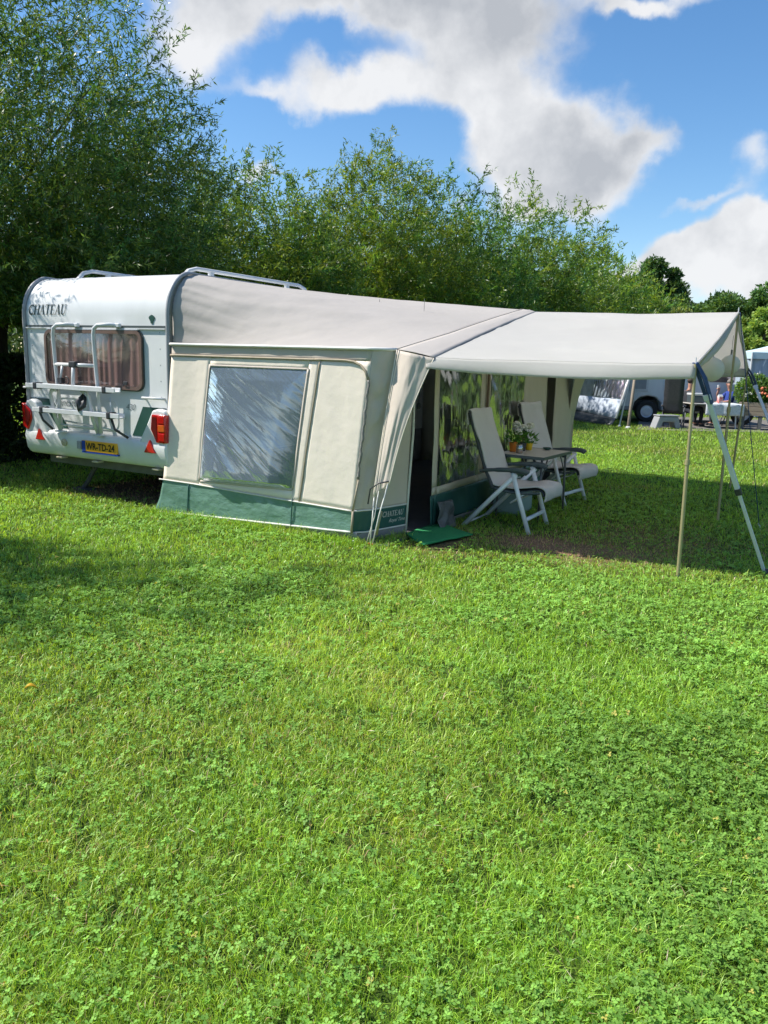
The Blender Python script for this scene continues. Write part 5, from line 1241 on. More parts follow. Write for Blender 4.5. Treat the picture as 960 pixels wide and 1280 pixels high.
def sitting_person(label, pos, yaw, shirt, hair, lift=True, seat=.46):
    """local x is where the person faces"""
    o = empty('person', tuple(pos), yaw); tag(o, label, 'person')
    hip = .02; S = seat + .10
    hand_r = (.26, -.12, S + .62) if lift else (.48, -.20, S + .14)
    elb_r = (.20, -.30, S + .26) if lift else (.16, -.27, S + .18)
    J = [((0, 0, S), (.15, .13)), ((-.02, 0, S + .20), (.14, .12)), ((-.03, 0, S + .40), (.17, .12)), ((-.02, 0, S + .52), (.08, .08)), ((.0, 0, S + .60), .052), ((.02, 0, S + .70), .088), ((.025, 0, S + .79), .085),
         ((-.03, .19, S + .46), .062), ((.10, .27, S + .22), .045), ((.40, .18, S + .18), .033), ((.49, .14, S + .17), .036),
         ((-.03, -.19, S + .46), .062), (elb_r, .045), (((hand_r[0] + elb_r[0]) / 2 + .05, (hand_r[1] + elb_r[1]) / 2, (hand_r[2] + elb_r[2]) / 2 + (.0 if lift else .02)), .038), (hand_r, .036),
         ((.06, .10, S - .02), .088), ((.44, .12, S - .01), .066), ((.42, .12, .28), .052), ((.40, .12, .08), .04), ((.54, .13, .04), .036),
         ((.06, -.10, S - .02), .088), ((.44, -.12, S - .01), .066), ((.44, -.12, .28), .052), ((.42, -.12, .08), .04), ((.56, -.13, .04), .036)]
    Lk = [(0, 1), (1, 2), (2, 3), (3, 4), (4, 5), (5, 6), (2, 7), (7, 8), (8, 9), (9, 10), (2, 11), (11, 12), (12, 13), (13, 14), (0, 15), (15, 16), (16, 17), (17, 18), (18, 19), (0, 20), (20, 21), (21, 22), (22, 23), (23, 24)]
    b = skin_body('body', J, Lk, M['skin'], o)
    sh = [J[0], J[1], J[2], J[3], J[7], J[8], J[11], J[12]]
    sh = [(p, tuple(x * 1.13 for x in r) if isinstance(r, tuple) else r * 1.28) for p, r in sh]
    skin_body('shirt', sh, [(0, 1), (1, 2), (2, 3), (2, 4), (4, 5), (2, 6), (6, 7)], M[shirt], o)
    tr = [(J[0][0], (.165, .145))] + [(J[i][0], J[i][1] * 1.2) for i in (15, 16, 17, 18, 20, 21, 22, 23)]
    skin_body('trousers', tr, [(0, 1), (1, 2), (2, 3), (3, 4), (0, 5), (5, 6), (6, 7), (7, 8)], M['trousers'], o)
    hc = np.array(J[6][0])
    w = MB(); w.ball(tuple(hc + np.array([-.025, 0, .035])), .100, 16, 10, (1.0, .92, .85)); w.build('hair', M[hair], o, smooth=True)
    w = MB()
    w.ball(tuple(hc + np.array([.092, 0, -.035])), .019, 8, 6, (1.1, .7, 1.3))
    for s in (-1, 1): w.ball(tuple(hc + np.array([-.005, s * .086, -.03])), .022, 8, 6, (.7, .35, 1.3))
    for hp in (J[10][0], J[14][0]):
        hp = np.array(hp)
        for k in range(4):
            f = np.array([.035, (k - 1.5) * .019, -.005]); w.tube([hp + f * .4, hp + f + np.array([.035, 0, -.01]), hp + f + np.array([.055 + .006 * (k % 2), 0, -.035])], [.0095, .009, .007], 6)
        w.tube([hp + np.array([.0, .03, .01]), hp + np.array([.03, .05, .02]), hp + np.array([.055, .045, .01])], [.010, .009, .007], 6)
    w.build('face_and_fingers', M['skin'], o, smooth=True)
    w = MB()
    for s in (-1, 1): w.ball(tuple(hc + np.array([.078, s * .032, -.005])), .010, 8, 6, (.5, 1, .8))
    w.build('eyes', M['black_plastic'], o, smooth=True)
    w = MB(); w.box(hc[0] + .078, -.026, hc[2] - .078, hc[0] + .088, .026, hc[2] - .070); w.build('mouth', M['reflector'], o, bevel=.003)
    for s in (-1, 1):
        w = MB(); w.ball((.50, s * .125, .045), .055, 12, 7, (2.1, .85, .75)); w.build('shoe', M['black_plastic'], o, smooth=True)
    return o
sitting_person('person in a blue shirt at the far table lifting a white cup', G(914, 24.5), rad(182), 'shirt_blue', 'hair_grey', True)
sitting_person('person in dark clothes with bare tan arms beside the high black chair', G(864, 23.9), rad(20), 'shirt_dark', 'hair_dark', False)
cupo = empty('white_cup', tuple(G(914, 24.5) + np.array([-.30, .12, 1.17])), 0); tag(cupo, 'white cup held up by the person in blue', 'cup')
w = MB(); w.lathe([(.03, 0), (.042, .02), (.045, .10), (.040, .10), (.035, .03)], (0, 0, 0), 16); w.build('cup', M['white_metal'], cupo, smooth='angle'); w = MB(); w.tube([(.04, 0, .08), (.075, 0, .07), (.075, 0, .035), (.04, 0, .03)], .007, 6); w.build('handle', M['white_metal'], cupo, smooth=True)
# flowering hedge in a timber planter
PA, PB_ = G(928, 23.3), G(1010, 22.6)
pyaw = math.atan2(PB_[1] - PA[1], PB_[0] - PA[0]); PL = float(np.linalg.norm(PB_ - PA))
pt = empty('timber_planter', tuple(PA), pyaw); tag(pt, 'long grey timber planter on dark trestles at the right edge of the far pitch', 'planter')
for k in range(3):
    w = MB(); w.box(0, -.02, .42 + k * .135, PL, .02, .545 + k * .135); w.build('board', M['timber'], pt, bevel=.006)
w = MB(); w.box(0, .02, .42, PL, .55, .78); w.build('bed', M['soil'], pt)
for k in range(4):
    xx = .15 + k * (PL - .3) / 3; w = MB(); w.box(xx - .05, .0, 0, xx + .05, .5, .418); w.build('trestle', M['dark_steel'], pt)
rng = np.random.default_rng(88)
for k in range(7):
    xx = .2 + k * (PL - .4) / 6; pc = PA + np.array([math.cos(pyaw), math.sin(pyaw), 0]) * xx + np.array([-math.sin(pyaw), math.cos(pyaw), 0]) * .26
    nm = ['bushy plant with white blooms at the left end of the timber planter', 'bushy plant second from the left in the timber planter', 'bushy plant with an orange bloom near the guy strap', 'bushy plant with white blooms cut by the right picture edge'][min(k, 3)]
    o = empty('flowering_shrub', (pc[0], pc[1], .78)); tag(o, nm, 'shrub', 'flowering shrubs in the timber planter')
    n = 1500; d = unit(rng.normal(0, 1, (n, 3))); r_ = rng.uniform(.5, 1, n) ** .5
    hgt = .42 + .06 * math.sin(k * 2.1)
    P = d * r_[:, None] * np.array([.36, .30, hgt]) + np.array([0, 0, hgt * .85]); keep = P[:, 2] > 0
    c = np.array([.07, .13, .03]) * rng.uniform(.6, 1.5, (n, 1))
    leaves_mesh('foliage', P[keep], unit(d + rng.normal(0, .7, (n, 3)))[keep], (d + rng.normal(0, .5, (n, 3)))[keep], rng.uniform(.06, .12, keep.sum()), rng.uniform(.03, .06, keep.sum()), c[keep], M['leaf_broad'], o)
    w = MB(); w.tube([(0, 0, 0), (.02, 0, hgt * .6), (.05, .02, hgt)], [.02, .015, .006], 6); w.build('stem', M['twig'], o)
    for q in range(7 if k != 2 else 3):
        dd = unit(rng.normal(0, 1, 3) + np.array([0, -1.0, .3])); w = MB(); cc = dd * np.array([.38, .32, hgt]) + np.array([0, 0, hgt * .85])
        for z_ in range(6): w.ball(tuple(cc + rng.normal(0, .02, 3)), .026, 7, 5)
        w.build('blossom', M['petal_white'], o, smooth=True)
    if k in (1, 2):
        w = MB()
        for z_ in range(14): w.ball(tuple(np.array([.05, -.32, hgt * .75]) + rng.normal(0, .06, 3)), .042, 8, 5)
        w.build('blossom', mat('coral blossom', (.75, .24, .12), .7, (.6, .15, .08), 20), o, smooth=True)
# pale blue gazebo behind
gz = empty('party_gazebo', tuple(G(985, 31)), rad(-8)); tag(gz, 'pale blue gazebo with hanging blue wall cloths behind the flowering hedge', 'gazebo')
M['gaz_roof'] = mat('pale blue gazebo roof', (.55, .72, .78), .7, (.5, .66, .72), 2, trans=.1); M['gaz_wall'] = mat('blue grey wall cloth', (.22, .30, .40), .8, (.45, .52, .60), 1.2, .5, stretch=(5, 5, .3))
hw, zt, ze = 2.05, 3.05, 2.42
w = MB()
cn = [(-hw, -hw), (hw, -hw), (hw, hw), (-hw, hw)]
for k in range(4):
    a_, b_ = np.array([*cn[k], ze]), np.array([*cn[(k + 1) % 4], ze]); tp = np.array([0, 0, zt])
    w.grid(lambda s, t, a_=a_, b_=b_, tp=tp: (a_ + (b_ - a_) * s[:, None]) * (1 - t)[:, None] + tp * t[:, None] - np.array([0, 0, 1]) * (.10 * np.sin(math.pi * t))[:, None], 8, 8)
w.build('roof', M['gaz_roof'], gz, smooth='angle')
w = MB()
for k in range(4):
    a_, b_ = np.array([*cn[k], ze + .005]), np.array([*cn[(k + 1) % 4], ze + .005]); w.grid(lambda s, t, a_=a_, b_=b_: a_ * 1.005 + (b_ - a_) * 1.005 * s[:, None] - np.array([0, 0, .24]) * t[:, None], 8, 2)
w.build('valance', M['gaz_roof'], gz, thick=.01)
for a_, b_ in cn: w = MB(); w.tube([(a_, b_, 0), (a_, b_, ze)], .03, 8); w.build('leg', M['white_metal'], gz)
w = MB()
w.grid(lambda s, t: np.stack([lerp(-hw + .05, hw - .05, s), -hw + .06 + .05 * np.sin(s * 40), lerp(.05, ze - .03, t)], 1), 60, 4); w.grid(lambda s, t: np.stack([-hw + .06 + .05 * np.sin(s * 40), lerp(-hw + .05, hw - .05, s), lerp(.05, ze - .03, t)], 1), 60, 4)
w.build('wall_cloth', M['gaz_wall'], gz, smooth=True)
# ------------------------------------------------------------------ lawn
def to_local(x, y):
    dx, dy = x - PITCH_O[0], y - PITCH_O[1]
    return dx * WU[0] + dy * WU[1], dx * LV[0] + dy * LV[1]
def worn(x, y):
    """0 lush .. 1 trodden brown: in front of the chairs and under the caravan"""
    u, v = to_local(x, y)
    a = np.exp(-(((u - 3.95) / .75) ** 2 + ((v - 1.0) / .42) ** 2)) * .95
    b = np.exp(-(((u - 4.7) / .9) ** 2 + ((v - 1.7) / 1.0) ** 2)) * .5
    e = np.exp(-(((u - 3.15) / .3) ** 2 + ((v - .55) / .5) ** 2)) * .5
    n = fbm(x * 2.2, y * 2.2, 0, 401, 3)
    k = np.clip((a + b + e) * (.45 + 1.1 * n) , 0, 1)
    c = np.clip(np.minimum.reduce([u + 1.95, .45 - u, v - .05, 6.0 - v]) / .35, 0, 1) * np.clip(.55 + n, 0, 1)
    return np.clip(np.maximum(k, c), 0, 1)
def dry(x, y): return np.clip((fbm(x * .55 + 9, y * .55, 0, 411, 3) - .52) * 5, 0, 1) * .7 + np.clip((fbm(x * 2.1, y * 2.1 + 4, 0, 412, 2) - .62) * 5, 0, 1) * .5
def is_clover(x, y): return np.clip((fbm(x * .8 + 3, y * .8 + 7, 0, 421, 3) - .44) * 7, 0, 1)
# the ground itself: one sheet to the horizon
gx = np.concatenate([[-900, -300, -120, -60], np.linspace(-30, 30, 61), [60, 120, 300, 900]]); gy = np.concatenate([[-300, -60, -20], np.linspace(-8, 52, 61), [80, 160, 400, 1200]])
X, Y = np.meshgrid(gx, gy, indexing='ij'); V = np.stack([X.ravel(), Y.ravel(), np.zeros(X.size)], 1); ny = len(gy)
q = np.array([(i * ny + j, (i + 1) * ny + j, (i + 1) * ny + j + 1, i * ny + j + 1) for i in range(len(gx) - 1) for j in range(ny - 1)])
m, nt, out = _new('lawn ground')
tc = _n(nt, 'ShaderNodeTexCoord'); p = _n(nt, 'ShaderNodeBsdfPrincipled'); p.inputs['Roughness'].default_value = .95; p.inputs['Specular IOR Level'].default_value = .1
n1 = _n(nt, 'ShaderNodeTexNoise'); n1.inputs['Scale'].default_value = .6; n1.inputs['Detail'].default_value = 6
n2 = _n(nt, 'ShaderNodeTexNoise'); n2.inputs['Scale'].default_value = 22; n2.inputs['Detail'].default_value = 5; n2.inputs['Roughness'].default_value = .7
for n_ in (n1, n2): nt.links.new(tc.outputs['Object'], n_.inputs['Vector'])
r1 = _n(nt, 'ShaderNodeValToRGB'); r1.color_ramp.elements[0].position = .35; r1.color_ramp.elements[0].color = (.045, .085, .016, 1); r1.color_ramp.elements[1].position = .7; r1.color_ramp.elements[1].color = (.08, .13, .024, 1)
nt.links.new(n1.outputs['Fac'], r1.inputs['Fac'])
mx = _n(nt, 'ShaderNodeMix', data_type='RGBA', blend_type='MULTIPLY'); mx.inputs['Factor'].default_value = .8
r2 = _n(nt, 'ShaderNodeValToRGB'); r2.color_ramp.elements[0].position = .3; r2.color_ramp.elements[0].color = (.45, .42, .4, 1); r2.color_ramp.elements[1].position = .7; r2.color_ramp.elements[1].color = (1.2, 1.2, 1.1, 1)
nt.links.new(n2.outputs['Fac'], r2.inputs['Fac']); nt.links.new(r1.outputs['Color'], mx.inputs['A']); nt.links.new(r2.outputs['Color'], mx.inputs['B'])
wn = _n(nt, 'ShaderNodeAttribute', attribute_name='tint'); mw = _n(nt, 'ShaderNodeMix', data_type='RGBA')
so = _n(nt, 'ShaderNodeValToRGB'); so.color_ramp.elements[0].position = .3; so.color_ramp.elements[0].color = (.14, .09, .055, 1); so.color_ramp.elements[1].position = .7; so.color_ramp.elements[1].color = (.36, .235, .15, 1)
nt.links.new(n2.outputs['Fac'], so.inputs['Fac'])
nt.links.new(wn.outputs['Fac'], mw.inputs['Factor']); nt.links.new(mx.outputs['Result'], mw.inputs['A']); nt.links.new(so.outputs['Color'], mw.inputs['B']); nt.links.new(mw.outputs['Result'], p.inputs['Base Color'])
bp = _n(nt, 'ShaderNodeBump'); bp.inputs['Strength'].default_value = .8; bp.inputs['Distance'].default_value = .03; nt.links.new(n2.outputs['Fac'], bp.inputs['Height']); nt.links.new(bp.outputs['Normal'], p.inputs['Normal'])
nt.links.new(p.outputs['BSDF'], out.inputs['Surface'])
# finer sheet where the ground is worn
o = np_mesh('lawn', V, quads=q, mat=m, col=np.zeros((len(V), 3))); tag(o, kind='structure')
S, T = np.meshgrid(np.linspace(-2.6, 6.4, 120), np.linspace(-.6, 6.4, 100), indexing='ij')
PX = PITCH_O[0] + WU[0] * S + LV[0] * T; PY = PITCH_O[1] + WU[1] * S + LV[1] * T
wv = worn(PX, PY); V = np.stack([PX.ravel(), PY.ravel(), np.full(PX.size, .003) + .0 * wv.ravel()], 1)
q = np.array([(i * 100 + j, (i + 1) * 100 + j, (i + 1) * 100 + j + 1, i * 100 + j + 1) for i in range(119) for j in range(99)])
o = np_mesh('worn_ground', V, quads=q, mat=m, col=np.repeat(wv.ravel()[:, None], 3, 1)); tag(o, kind='structure')

def scatter(n, seed, d0, d1, power, amax=rad(48)):
    """places on the lawn, thinning out with distance d as d**-power"""
    rng = np.random.default_rng(seed)
    u = rng.uniform(0, 1, n); k = 2 - power
    d = (d0 ** k + u * (d1 ** k - d0 ** k)) ** (1 / k) if abs(k) > 1e-6 else d0 * (d1 / d0) ** u
    a = rng.uniform(-amax, amax, n)
    return rng, d * np.sin(a), d * np.cos(a) - 1.1, np.maximum(d - 1.0, .8)
def blocked(x, y):
    u, v = to_local(x, y)
    inside = (u > .0) & (u < 2.80) & (v > .03 + .12 * np.clip((u - 2.3), 0, 1)) & (v < 6.1) & ~((u > 2.5) & (v < .62) & (u - 2.5 > (v) * .3 + .02))
    on_mat = (u > 2.74) & (u < 3.27) & (v > .25 + .28 * (3.07 - u)) & (v < 1.2 - .55 * np.clip(u - 2.76, 0, 1)) 
    grav = (y > 22.6 + .0 * x) & (x > 7.6) & (y < 28)
    return inside | on_mat | grav
def pick(rng, x, y, keepfn):
    k = rng.uniform(0, 1, len(x)) < keepfn(x, y); return k & ~blocked(x, y)
NB = 1300000
rng, x, y, d = scatter(NB, 501, 2.0, 35, 1.9)
cl = is_clover(x, y)
gap = np.clip((fbm(x * 9, y * 9, 0, 471, 3) - .27) * 5, .35, 1)
k = (rng.uniform(0, 1, NB) < (1 - .35 * cl) * gap * (1 - .66 * worn(x, y))) & ~blocked(x, y)
x, y, d, cl = x[k], y[k], d[k], cl[k]; n = len(x)
# uncut tufts where the mower cannot reach: along the awning's foot and round the poles
def _tufts(pts, cnt, spread):
    P = np.repeat(np.array(pts, float), cnt, 0) + rng.normal(0, spread, (len(pts) * cnt, 2))
    return PITCH_O[0] + WU[0] * P[:, 0] + LV[0] * P[:, 1], PITCH_O[1] + WU[1] * P[:, 0] + LV[1] * P[:, 1]
tx_, ty_ = _tufts([(u_, -.075) for u_ in np.linspace(-.02, 2.55, 60)] + [(5.25, .56), (5.27, 3.25), (5.87, 1.14), (2.66, -.08), (2.72, .3), (2.75, .45)], 55, .035)
x = np.concatenate([x, tx_]); y = np.concatenate([y, ty_]); d = np.concatenate([d, np.full(len(tx_), 4.0)]); n_t = len(tx_); n = len(x)
wn_ = worn(x, y); dr = dry(x, y)
mow = fbm(x * 1.1, y * 1.1, 0, 431, 3)
hgt = (.026 + .026 * mow) * rng.uniform(.55, 1.5, n) * (1 - .5 * wn_) * (1 + .02 * d)
tall = rng.uniform(0, 1, n) < .004; hgt = np.where(tall, hgt * 1.9, hgt); hgt[-n_t:] *= rng.uniform(.9, 2.3, n_t)
wid = rng.uniform(.0015, .0031, n) * np.clip(d / 2.0, .9, 9) ** .62
az = rng.uniform(0, 2 * math.pi, n) ; comb = fbm(x * .9, y * .9, 0, 441, 2) * 12
ln = rng.uniform(.25, 1.35, n)
lx = np.cos(az) * ln * .85 + np.cos(comb) * .10; ly = np.sin(az) * ln * .85 + np.sin(comb) * .10
pa = rng.uniform(0, 2 * math.pi, n); sx, sy = np.cos(pa) * wid / 2, np.sin(pa) * wid / 2
z0 = np.full(n, -.002)
V = np.empty((n, 5, 3))
V[:, 0] = np.stack([x - sx, y - sy, z0], 1); V[:, 1] = np.stack([x + sx, y + sy, z0], 1)
mx_, my_ = x + lx * hgt * .38, y + ly * hgt * .38; mz = hgt * .62
V[:, 2] = np.stack([mx_ + sx * .8, my_ + sy * .8, mz], 1); V[:, 3] = np.stack([mx_ - sx * .8, my_ - sy * .8, mz], 1)
V[:, 4] = np.stack([x + lx * hgt * 1.15, y + ly * hgt * 1.15, hgt * (1 - .22 * np.hypot(lx, ly))], 1)
i5 = np.arange(n)[:, None] * 5
tone = rng.uniform(.5, 1.6, n) * (.78 + .44 * fbm(x * .7, y * .7, 0, 451, 3))
col = np.array([.150, .262, .026]) * tone[:, None]
yl = np.clip(dr * .42 + rng.normal(0, .18, n), 0, 1)[:, None]
col = col * (1 - yl) + np.array([.235, .262, .045]) * tone[:, None] * yl
st = (rng.uniform(0, 1, n) < 0.014 + .07 * dr + .75 * wn_)[:, None]
col = np.where(st, np.array([.30, .215, .11]) * rng.uniform(.6, 1.2, (n, 1)), col)
o = np_mesh('grass_blades', V.reshape(-1, 3), quads=np.concatenate([i5, i5 + 1, i5 + 2, i5 + 3], 1), tris=np.concatenate([i5 + 3, i5 + 2, i5 + 4], 1), mat=M['blade'], col=np.repeat(col, 5, 0)); tag(o, kind='stuff')
# clover: three round leaflets on a short stalk
NC = 430000
rng, x, y, d = scatter(NC, 511, 2.0, 17, 1.9)
k = (rng.uniform(0, 1, NC) < (.20 + .60 * is_clover(x, y)) * np.clip((fbm(x * 11 + 5, y * 11, 0, 472, 3) - .25) * 4.5, .3, 1) * (1 - .95 * worn(x, y))) & ~blocked(x, y)
x, y, d = x[k], y[k], d[k]; n = len(x)
R_ = rng.uniform(.0036, .0072, n) * np.clip(d / 2.2, .95, 5) ** .42
h = (.016 + .050 * fbm(x * 7, y * 7, 0, 521, 3) ** 1.4) * rng.uniform(.55, 1.5, n)
tx, ty = rng.normal(0, .32, n), rng.normal(0, .32, n); a0 = rng.uniform(0, 2 * math.pi, n)
tone = rng.uniform(.7, 1.4, n) * (.75 + .5 * fbm(x * .9, y * .9, 0, 531, 2)); yl = (rng.uniform(0, 1, n) < .006)
col = np.array([.112, .225, .034]) * tone[:, None]; col = np.where(yl[:, None], np.array([.26, .25, .05]), col)
Vs, Cs = [], []
outl = [(0.0, 0.0), (.85, .72), (1.6, .42), (1.6, -.42), (.85, -.72)]
for l in range(3):
    a = a0 + l * 2.0944 + rng.normal(0, .15, n); fold = rng.uniform(-.05, .55, n); up = rng.uniform(-.25, .35, n)
    for (q0, q1) in outl:
        r_ = q0 * R_; s_ = q1 * R_
        px_ = np.cos(a) * r_ - np.sin(a) * s_; py_ = np.sin(a) * r_ + np.cos(a) * s_
        pz = h + r_ * up + np.abs(s_) * fold + px_ * tx + py_ * ty
        Vs.append(np.stack([x + px_, y + py_, pz], 1))
V = np.stack(Vs, 1)                                   # n, 24, 3
b = (np.arange(n)[:, None] * 15 + np.array([0, 5, 10])[None, :]).reshape(-1, 1)
Q = np.concatenate([b, b + 1, b + 2, b + 3], 1)
T3 = np.concatenate([b, b + 3, b + 4], 1)
o = np_mesh('clover', V.reshape(-1, 3), quads=Q, tris=T3, mat=M['clover'], col=np.repeat(col, 15, 0)); tag(o, kind='stuff')
# cut straw lying about
NS = 350
rng, x, y, d = scatter(NS, 541, 1.3, 12, 1.6)
k = ~blocked(x, y); x, y, d = x[k], y[k], d[k]; n = len(x)
P = np.stack([x, y, rng.uniform(.02, .05, n)], 1); a = rng.uniform(0, 2 * math.pi, n); D = np.stack([np.cos(a), np.sin(a), rng.uniform(-.2, .25, n)], 1); N = np.tile([0, 0, 1.0], (n, 1)) + rng.normal(0, .3, (n, 3))
o = leaves_mesh('dry_grass_clippings', P, D, N, rng.uniform(.02, .065, n), rng.uniform(.0018, .0036, n), np.array([.42, .36, .22]) * rng.uniform(.6, 1.3, (n, 1)), M['blade']); tag(o, kind='stuff')
# one yellow leaf on the lawn
yp = gp(40, 871); yo = empty('yellow_leaf', (yp[0], yp[1], .045), .5); tag(yo, 'single fallen yellow leaf lying on the lawn', 'leaf')
w = MB(); w.grid(lambda s, t: np.stack([(s - .5) * .06, (t - .5) * .03 * np.sin(math.pi * np.clip(s, .03, .97)), .012 * np.cos((s - .4) * 4) + .02 * np.abs(t - .5)], 1), 10, 4); w.build('blade', mat('yellow leaf', (.80, .55, .03), .6, (.65, .32, .02), 20, trans=.2), yo, smooth=True, thick=.001)
w = MB(); w.tube([(.04, 0, .01), (.065, .008, .004)], .0015, 5); w.build('stalk', M['twig'], yo)
# ------------------------------------------------------------------ sky, sun, camera
TRAVEL = Vector((.85, -.06, -1.0))            # the way sunlight goes
TO_SUN = -TRAVEL.normalized()
world = bpy.data.worlds.new('World'); SC.world = world; world.use_nodes = True
nt = world.node_tree; nt.nodes.clear()
out = nt.nodes.new('ShaderNodeOutputWorld'); bg = nt.nodes.new('ShaderNodeBackground'); bg.inputs['Strength'].default_value = SKY_STRENGTH
sky = nt.nodes.new('ShaderNodeTexSky'); sky.sky_type = 'NISHITA'; sky.sun_disc = False
sky.sun_elevation = math.asin(TO_SUN.z); sky.sun_rotation = math.atan2(TO_SUN.x, TO_SUN.y); sky.altitude = 0; sky.air_density = 1.0; sky.dust_density = .35; sky.ozone_density = 2.2
hs = nt.nodes.new('ShaderNodeHueSaturation'); hs.inputs['Saturation'].default_value = SKY_SAT; hs.inputs['Value'].default_value = SKY_VAL
nt.links.new(sky.outputs['Color'], hs.inputs['Color'])
tc = nt.nodes.new('ShaderNodeTexCoord')
def mathn(op, a, b=None, c=None, clamp=False):
    n = nt.nodes.new('ShaderNodeMath'); n.operation = op; n.use_clamp = clamp
    for i, v in enumerate((a, b, c)):
        if v is None: continue
        if isinstance(v, (int, float)): n.inputs[i].default_value = v
        else: nt.links.new(v, n.inputs[i])
    return n.outputs[0]
sep = nt.nodes.new('ShaderNodeSeparateXYZ'); nt.links.new(tc.outputs['Generated'], sep.inputs[0])
az = mathn('ARCTAN2', sep.outputs['X'], sep.outputs['Y']); el = mathn('ARCSINE', sep.outputs['Z'])
cmb = nt.nodes.new('ShaderNodeCombineXYZ'); nt.links.new(az, cmb.inputs[0]); nt.links.new(el, cmb.inputs[1])
def noise(scale, detail, rough, off=(0, 0, 0), vec=None, dist=0.0):
    mp = nt.nodes.new('ShaderNodeMapping'); mp.inputs['Location'].default_value = off
    nt.links.new(vec or tc.outputs['Generated'], mp.inputs['Vector'])
    n = nt.nodes.new('ShaderNodeTexNoise'); n.inputs['Scale'].default_value = scale; n.inputs['Detail'].default_value = detail; n.inputs['Roughness'].default_value = rough; n.inputs['Distortion'].default_value = dist
    nt.links.new(mp.outputs['Vector'], n.inputs['Vector']); return n
wn1 = noise(5.0, 4, .55); wn2 = noise(18.0, 5, .6, (3, 1, 2))
def vadd(a, colr, amp):
    s = nt.nodes.new('ShaderNodeVectorMath'); s.operation = 'SUBTRACT'; nt.links.new(colr, s.inputs[0]); s.inputs[1].default_value = (.5, .5, .5)
    m_ = nt.nodes.new('ShaderNodeVectorMath'); m_.operation = 'MULTIPLY_ADD'; nt.links.new(s.outputs[0], m_.inputs[0]); m_.inputs[1].default_value = (amp, amp, 0); nt.links.new(a, m_.inputs[2]); return m_.outputs[0]
wp = vadd(vadd(cmb.outputs[0], wn1.outputs['Color'], .16), wn2.outputs['Color'], .05)
def azel(x, y):
    d = ray(x, y); return math.atan2(d[0], d[1]), math.asin(d[2])
# clouds: (x, y, half width, half height in the photograph's scale, density, greyness)
CL = CLOUDS
PXR = 1 / 960.0
tot = None; grey = None; den = None
for (x, y, rx, ry, dn, gr) in CL:
    a, e = azel(x, y)
    s = nt.nodes.new('ShaderNodeVectorMath'); s.operation = 'SUBTRACT'; nt.links.new(wp, s.inputs[0]); s.inputs[1].default_value = (a, e, 0)
    m_ = nt.nodes.new('ShaderNodeVectorMath'); m_.operation = 'MULTIPLY'; nt.links.new(s.outputs[0], m_.inputs[0]); m_.inputs[1].default_value = (1 / (rx * PXR), 1 / (ry * PXR), 0)
    l_ = nt.nodes.new('ShaderNodeVectorMath'); l_.operation = 'DOT_PRODUCT'; nt.links.new(m_.outputs[0], l_.inputs[0]); nt.links.new(m_.outputs[0], l_.inputs[1])
    g = mathn('MULTIPLY', mathn('POWER', 2.718, mathn('MULTIPLY', l_.outputs['Value'], -1.1)), dn)
    tot = g if tot is None else mathn('ADD', tot, g)
    gg = mathn('MULTIPLY', g, gr); grey = gg if grey is None else mathn('ADD', grey, gg)
# elsewhere in the sky, scattered cloud
gen = noise(2.2, 5, .55, (7, 3, 1)); inview = mathn('SUBTRACT', 1.0, mathn('SMOOTH_MIN', 1.0, mathn('POWER', 2.718, mathn('MULTIPLY', mathn('MULTIPLY', az, az), -2.2)), .05))
sc_ = mathn('MULTIPLY', mathn('SUBTRACT', gen.outputs['Fac'], .46), 3.0, clamp=True)
sc_ = mathn('MULTIPLY', mathn('MULTIPLY', sc_, inview), .9)
f1 = noise(7.5, 10, .60, (1, 5, 2), dist=.25)
dens = mathn('ADD', mathn('ADD', tot, sc_), mathn('MULTIPLY', mathn('SUBTRACT', f1.outputs['Fac'], .5), 1.05))
mr = nt.nodes.new('ShaderNodeMapRange'); mr.interpolation_type = 'SMOOTHSTEP'; mr.inputs['From Min'].default_value = .28; mr.inputs['From Max'].default_value = .94; nt.links.new(dens, mr.inputs['Value'])
alpha = mathn('MULTIPLY', mr.outputs['Result'], .97)
gfrac = mathn('DIVIDE', grey, mathn('ADD', tot, .02))
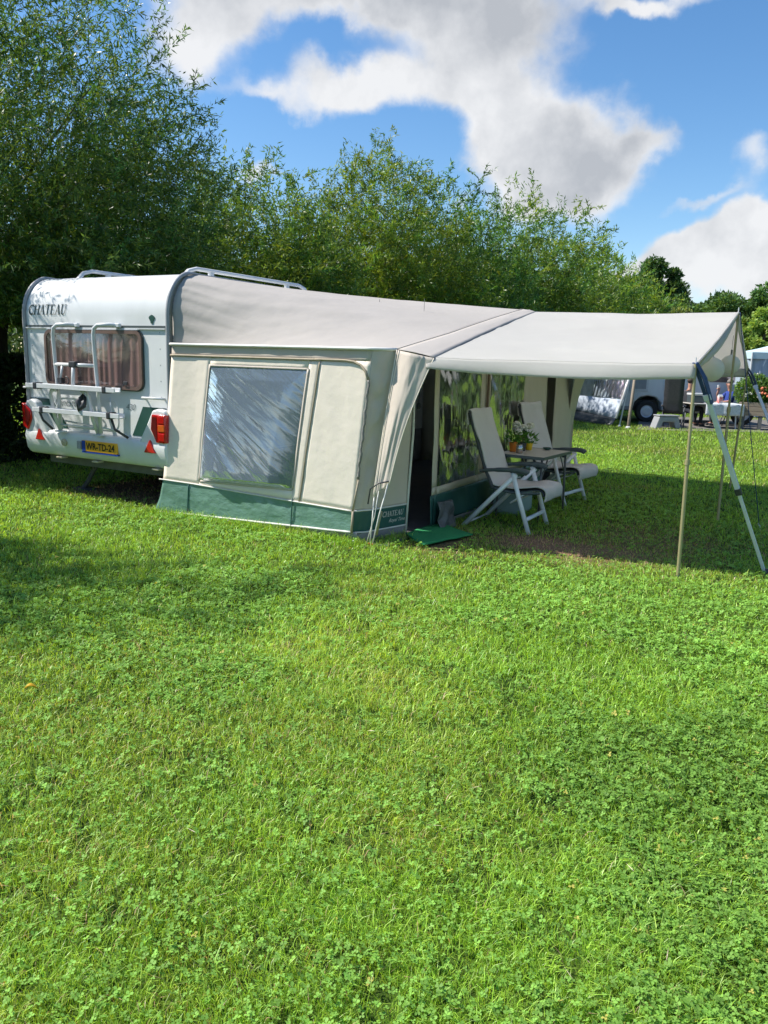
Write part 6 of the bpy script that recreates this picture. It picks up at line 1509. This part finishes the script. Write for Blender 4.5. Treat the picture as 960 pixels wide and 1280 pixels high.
# billows: light on the side of the sun, grey inside
f2 = noise(10.0, 7, .55, (1.0 + .02, 5, 2 - .02)); f2b = noise(10.0, 7, .55, (1.0 - .03, 5.0, 2.05))
bill = mathn('MULTIPLY', mathn('SUBTRACT', f2.outputs['Fac'], f2b.outputs['Fac']), 2.0)
thick = nt.nodes.new('ShaderNodeMapRange'); thick.interpolation_type = 'SMOOTHSTEP'; thick.inputs['From Min'].default_value = .55; thick.inputs['From Max'].default_value = 1.35; nt.links.new(dens, thick.inputs['Value'])
gv = mathn('ADD', mathn('MULTIPLY', gfrac, mathn('MULTIPLY_ADD', thick.outputs['Result'], .75, .30)), bill, clamp=True)
cc = nt.nodes.new('ShaderNodeMix'); cc.data_type = 'RGBA'; cc.inputs['A'].default_value = (*CLOUD_WHITE, 1); cc.inputs['B'].default_value = (*CLOUD_GREY, 1); nt.links.new(gv, cc.inputs['Factor'])
mxc = nt.nodes.new('ShaderNodeMix'); mxc.data_type = 'RGBA'; nt.links.new(alpha, mxc.inputs['Factor']); nt.links.new(hs.outputs['Color'], mxc.inputs['A']); nt.links.new(cc.outputs['Result'], mxc.inputs['B'])
nt.links.new(mxc.outputs['Result'], bg.inputs['Color']); nt.links.new(bg.outputs[0], out.inputs[0])

sl = bpy.data.lights.new('sun', 'SUN'); sl.energy = SUN_STRENGTH; sl.angle = rad(.53); sl.color = (1.0, .95, .87)
so = bpy.data.objects.new('sun', sl); COL.objects.link(so); so.rotation_euler = TRAVEL.to_track_quat('-Z', 'Y').to_euler(); so.location = (-20, 4, 25)

cam = bpy.data.cameras.new('camera'); cam.sensor_fit = 'AUTO'; cam.sensor_width = 36.0; cam.lens = 27.0; cam.clip_end = 3000; cam.clip_start = .05
co = bpy.data.objects.new('camera', cam); COL.objects.link(co)
mw = Matrix(((_R[0], _U[0], -_F[0], 0), (_R[1], _U[1], -_F[1], 0), (_R[2], _U[2], -_F[2], H_CAM), (0, 0, 0, 1)))
co.matrix_world = mw
SC.camera = co
vs = SC.view_settings; vs.view_transform = 'Standard'; vs.look = 'None'; vs.exposure = EXPOSURE; vs.gamma = 1.0; vs.use_curve_mapping = False
SC.render.engine = 'CYCLES'
cy = SC.cycles; cy.max_bounces = 7; cy.diffuse_bounces = 3; cy.glossy_bounces = 3; cy.transmission_bounces = 4; cy.transparent_max_bounces = 12
cy.use_adaptive_sampling = True; cy.adaptive_threshold = .015; cy.use_denoising = True; cy.denoiser = 'OPENIMAGEDENOISE'; cy.caustics_reflective = False; cy.caustics_refractive = False
try: cy.denoising_prefilter = 'ACCURATE'
except Exception: pass
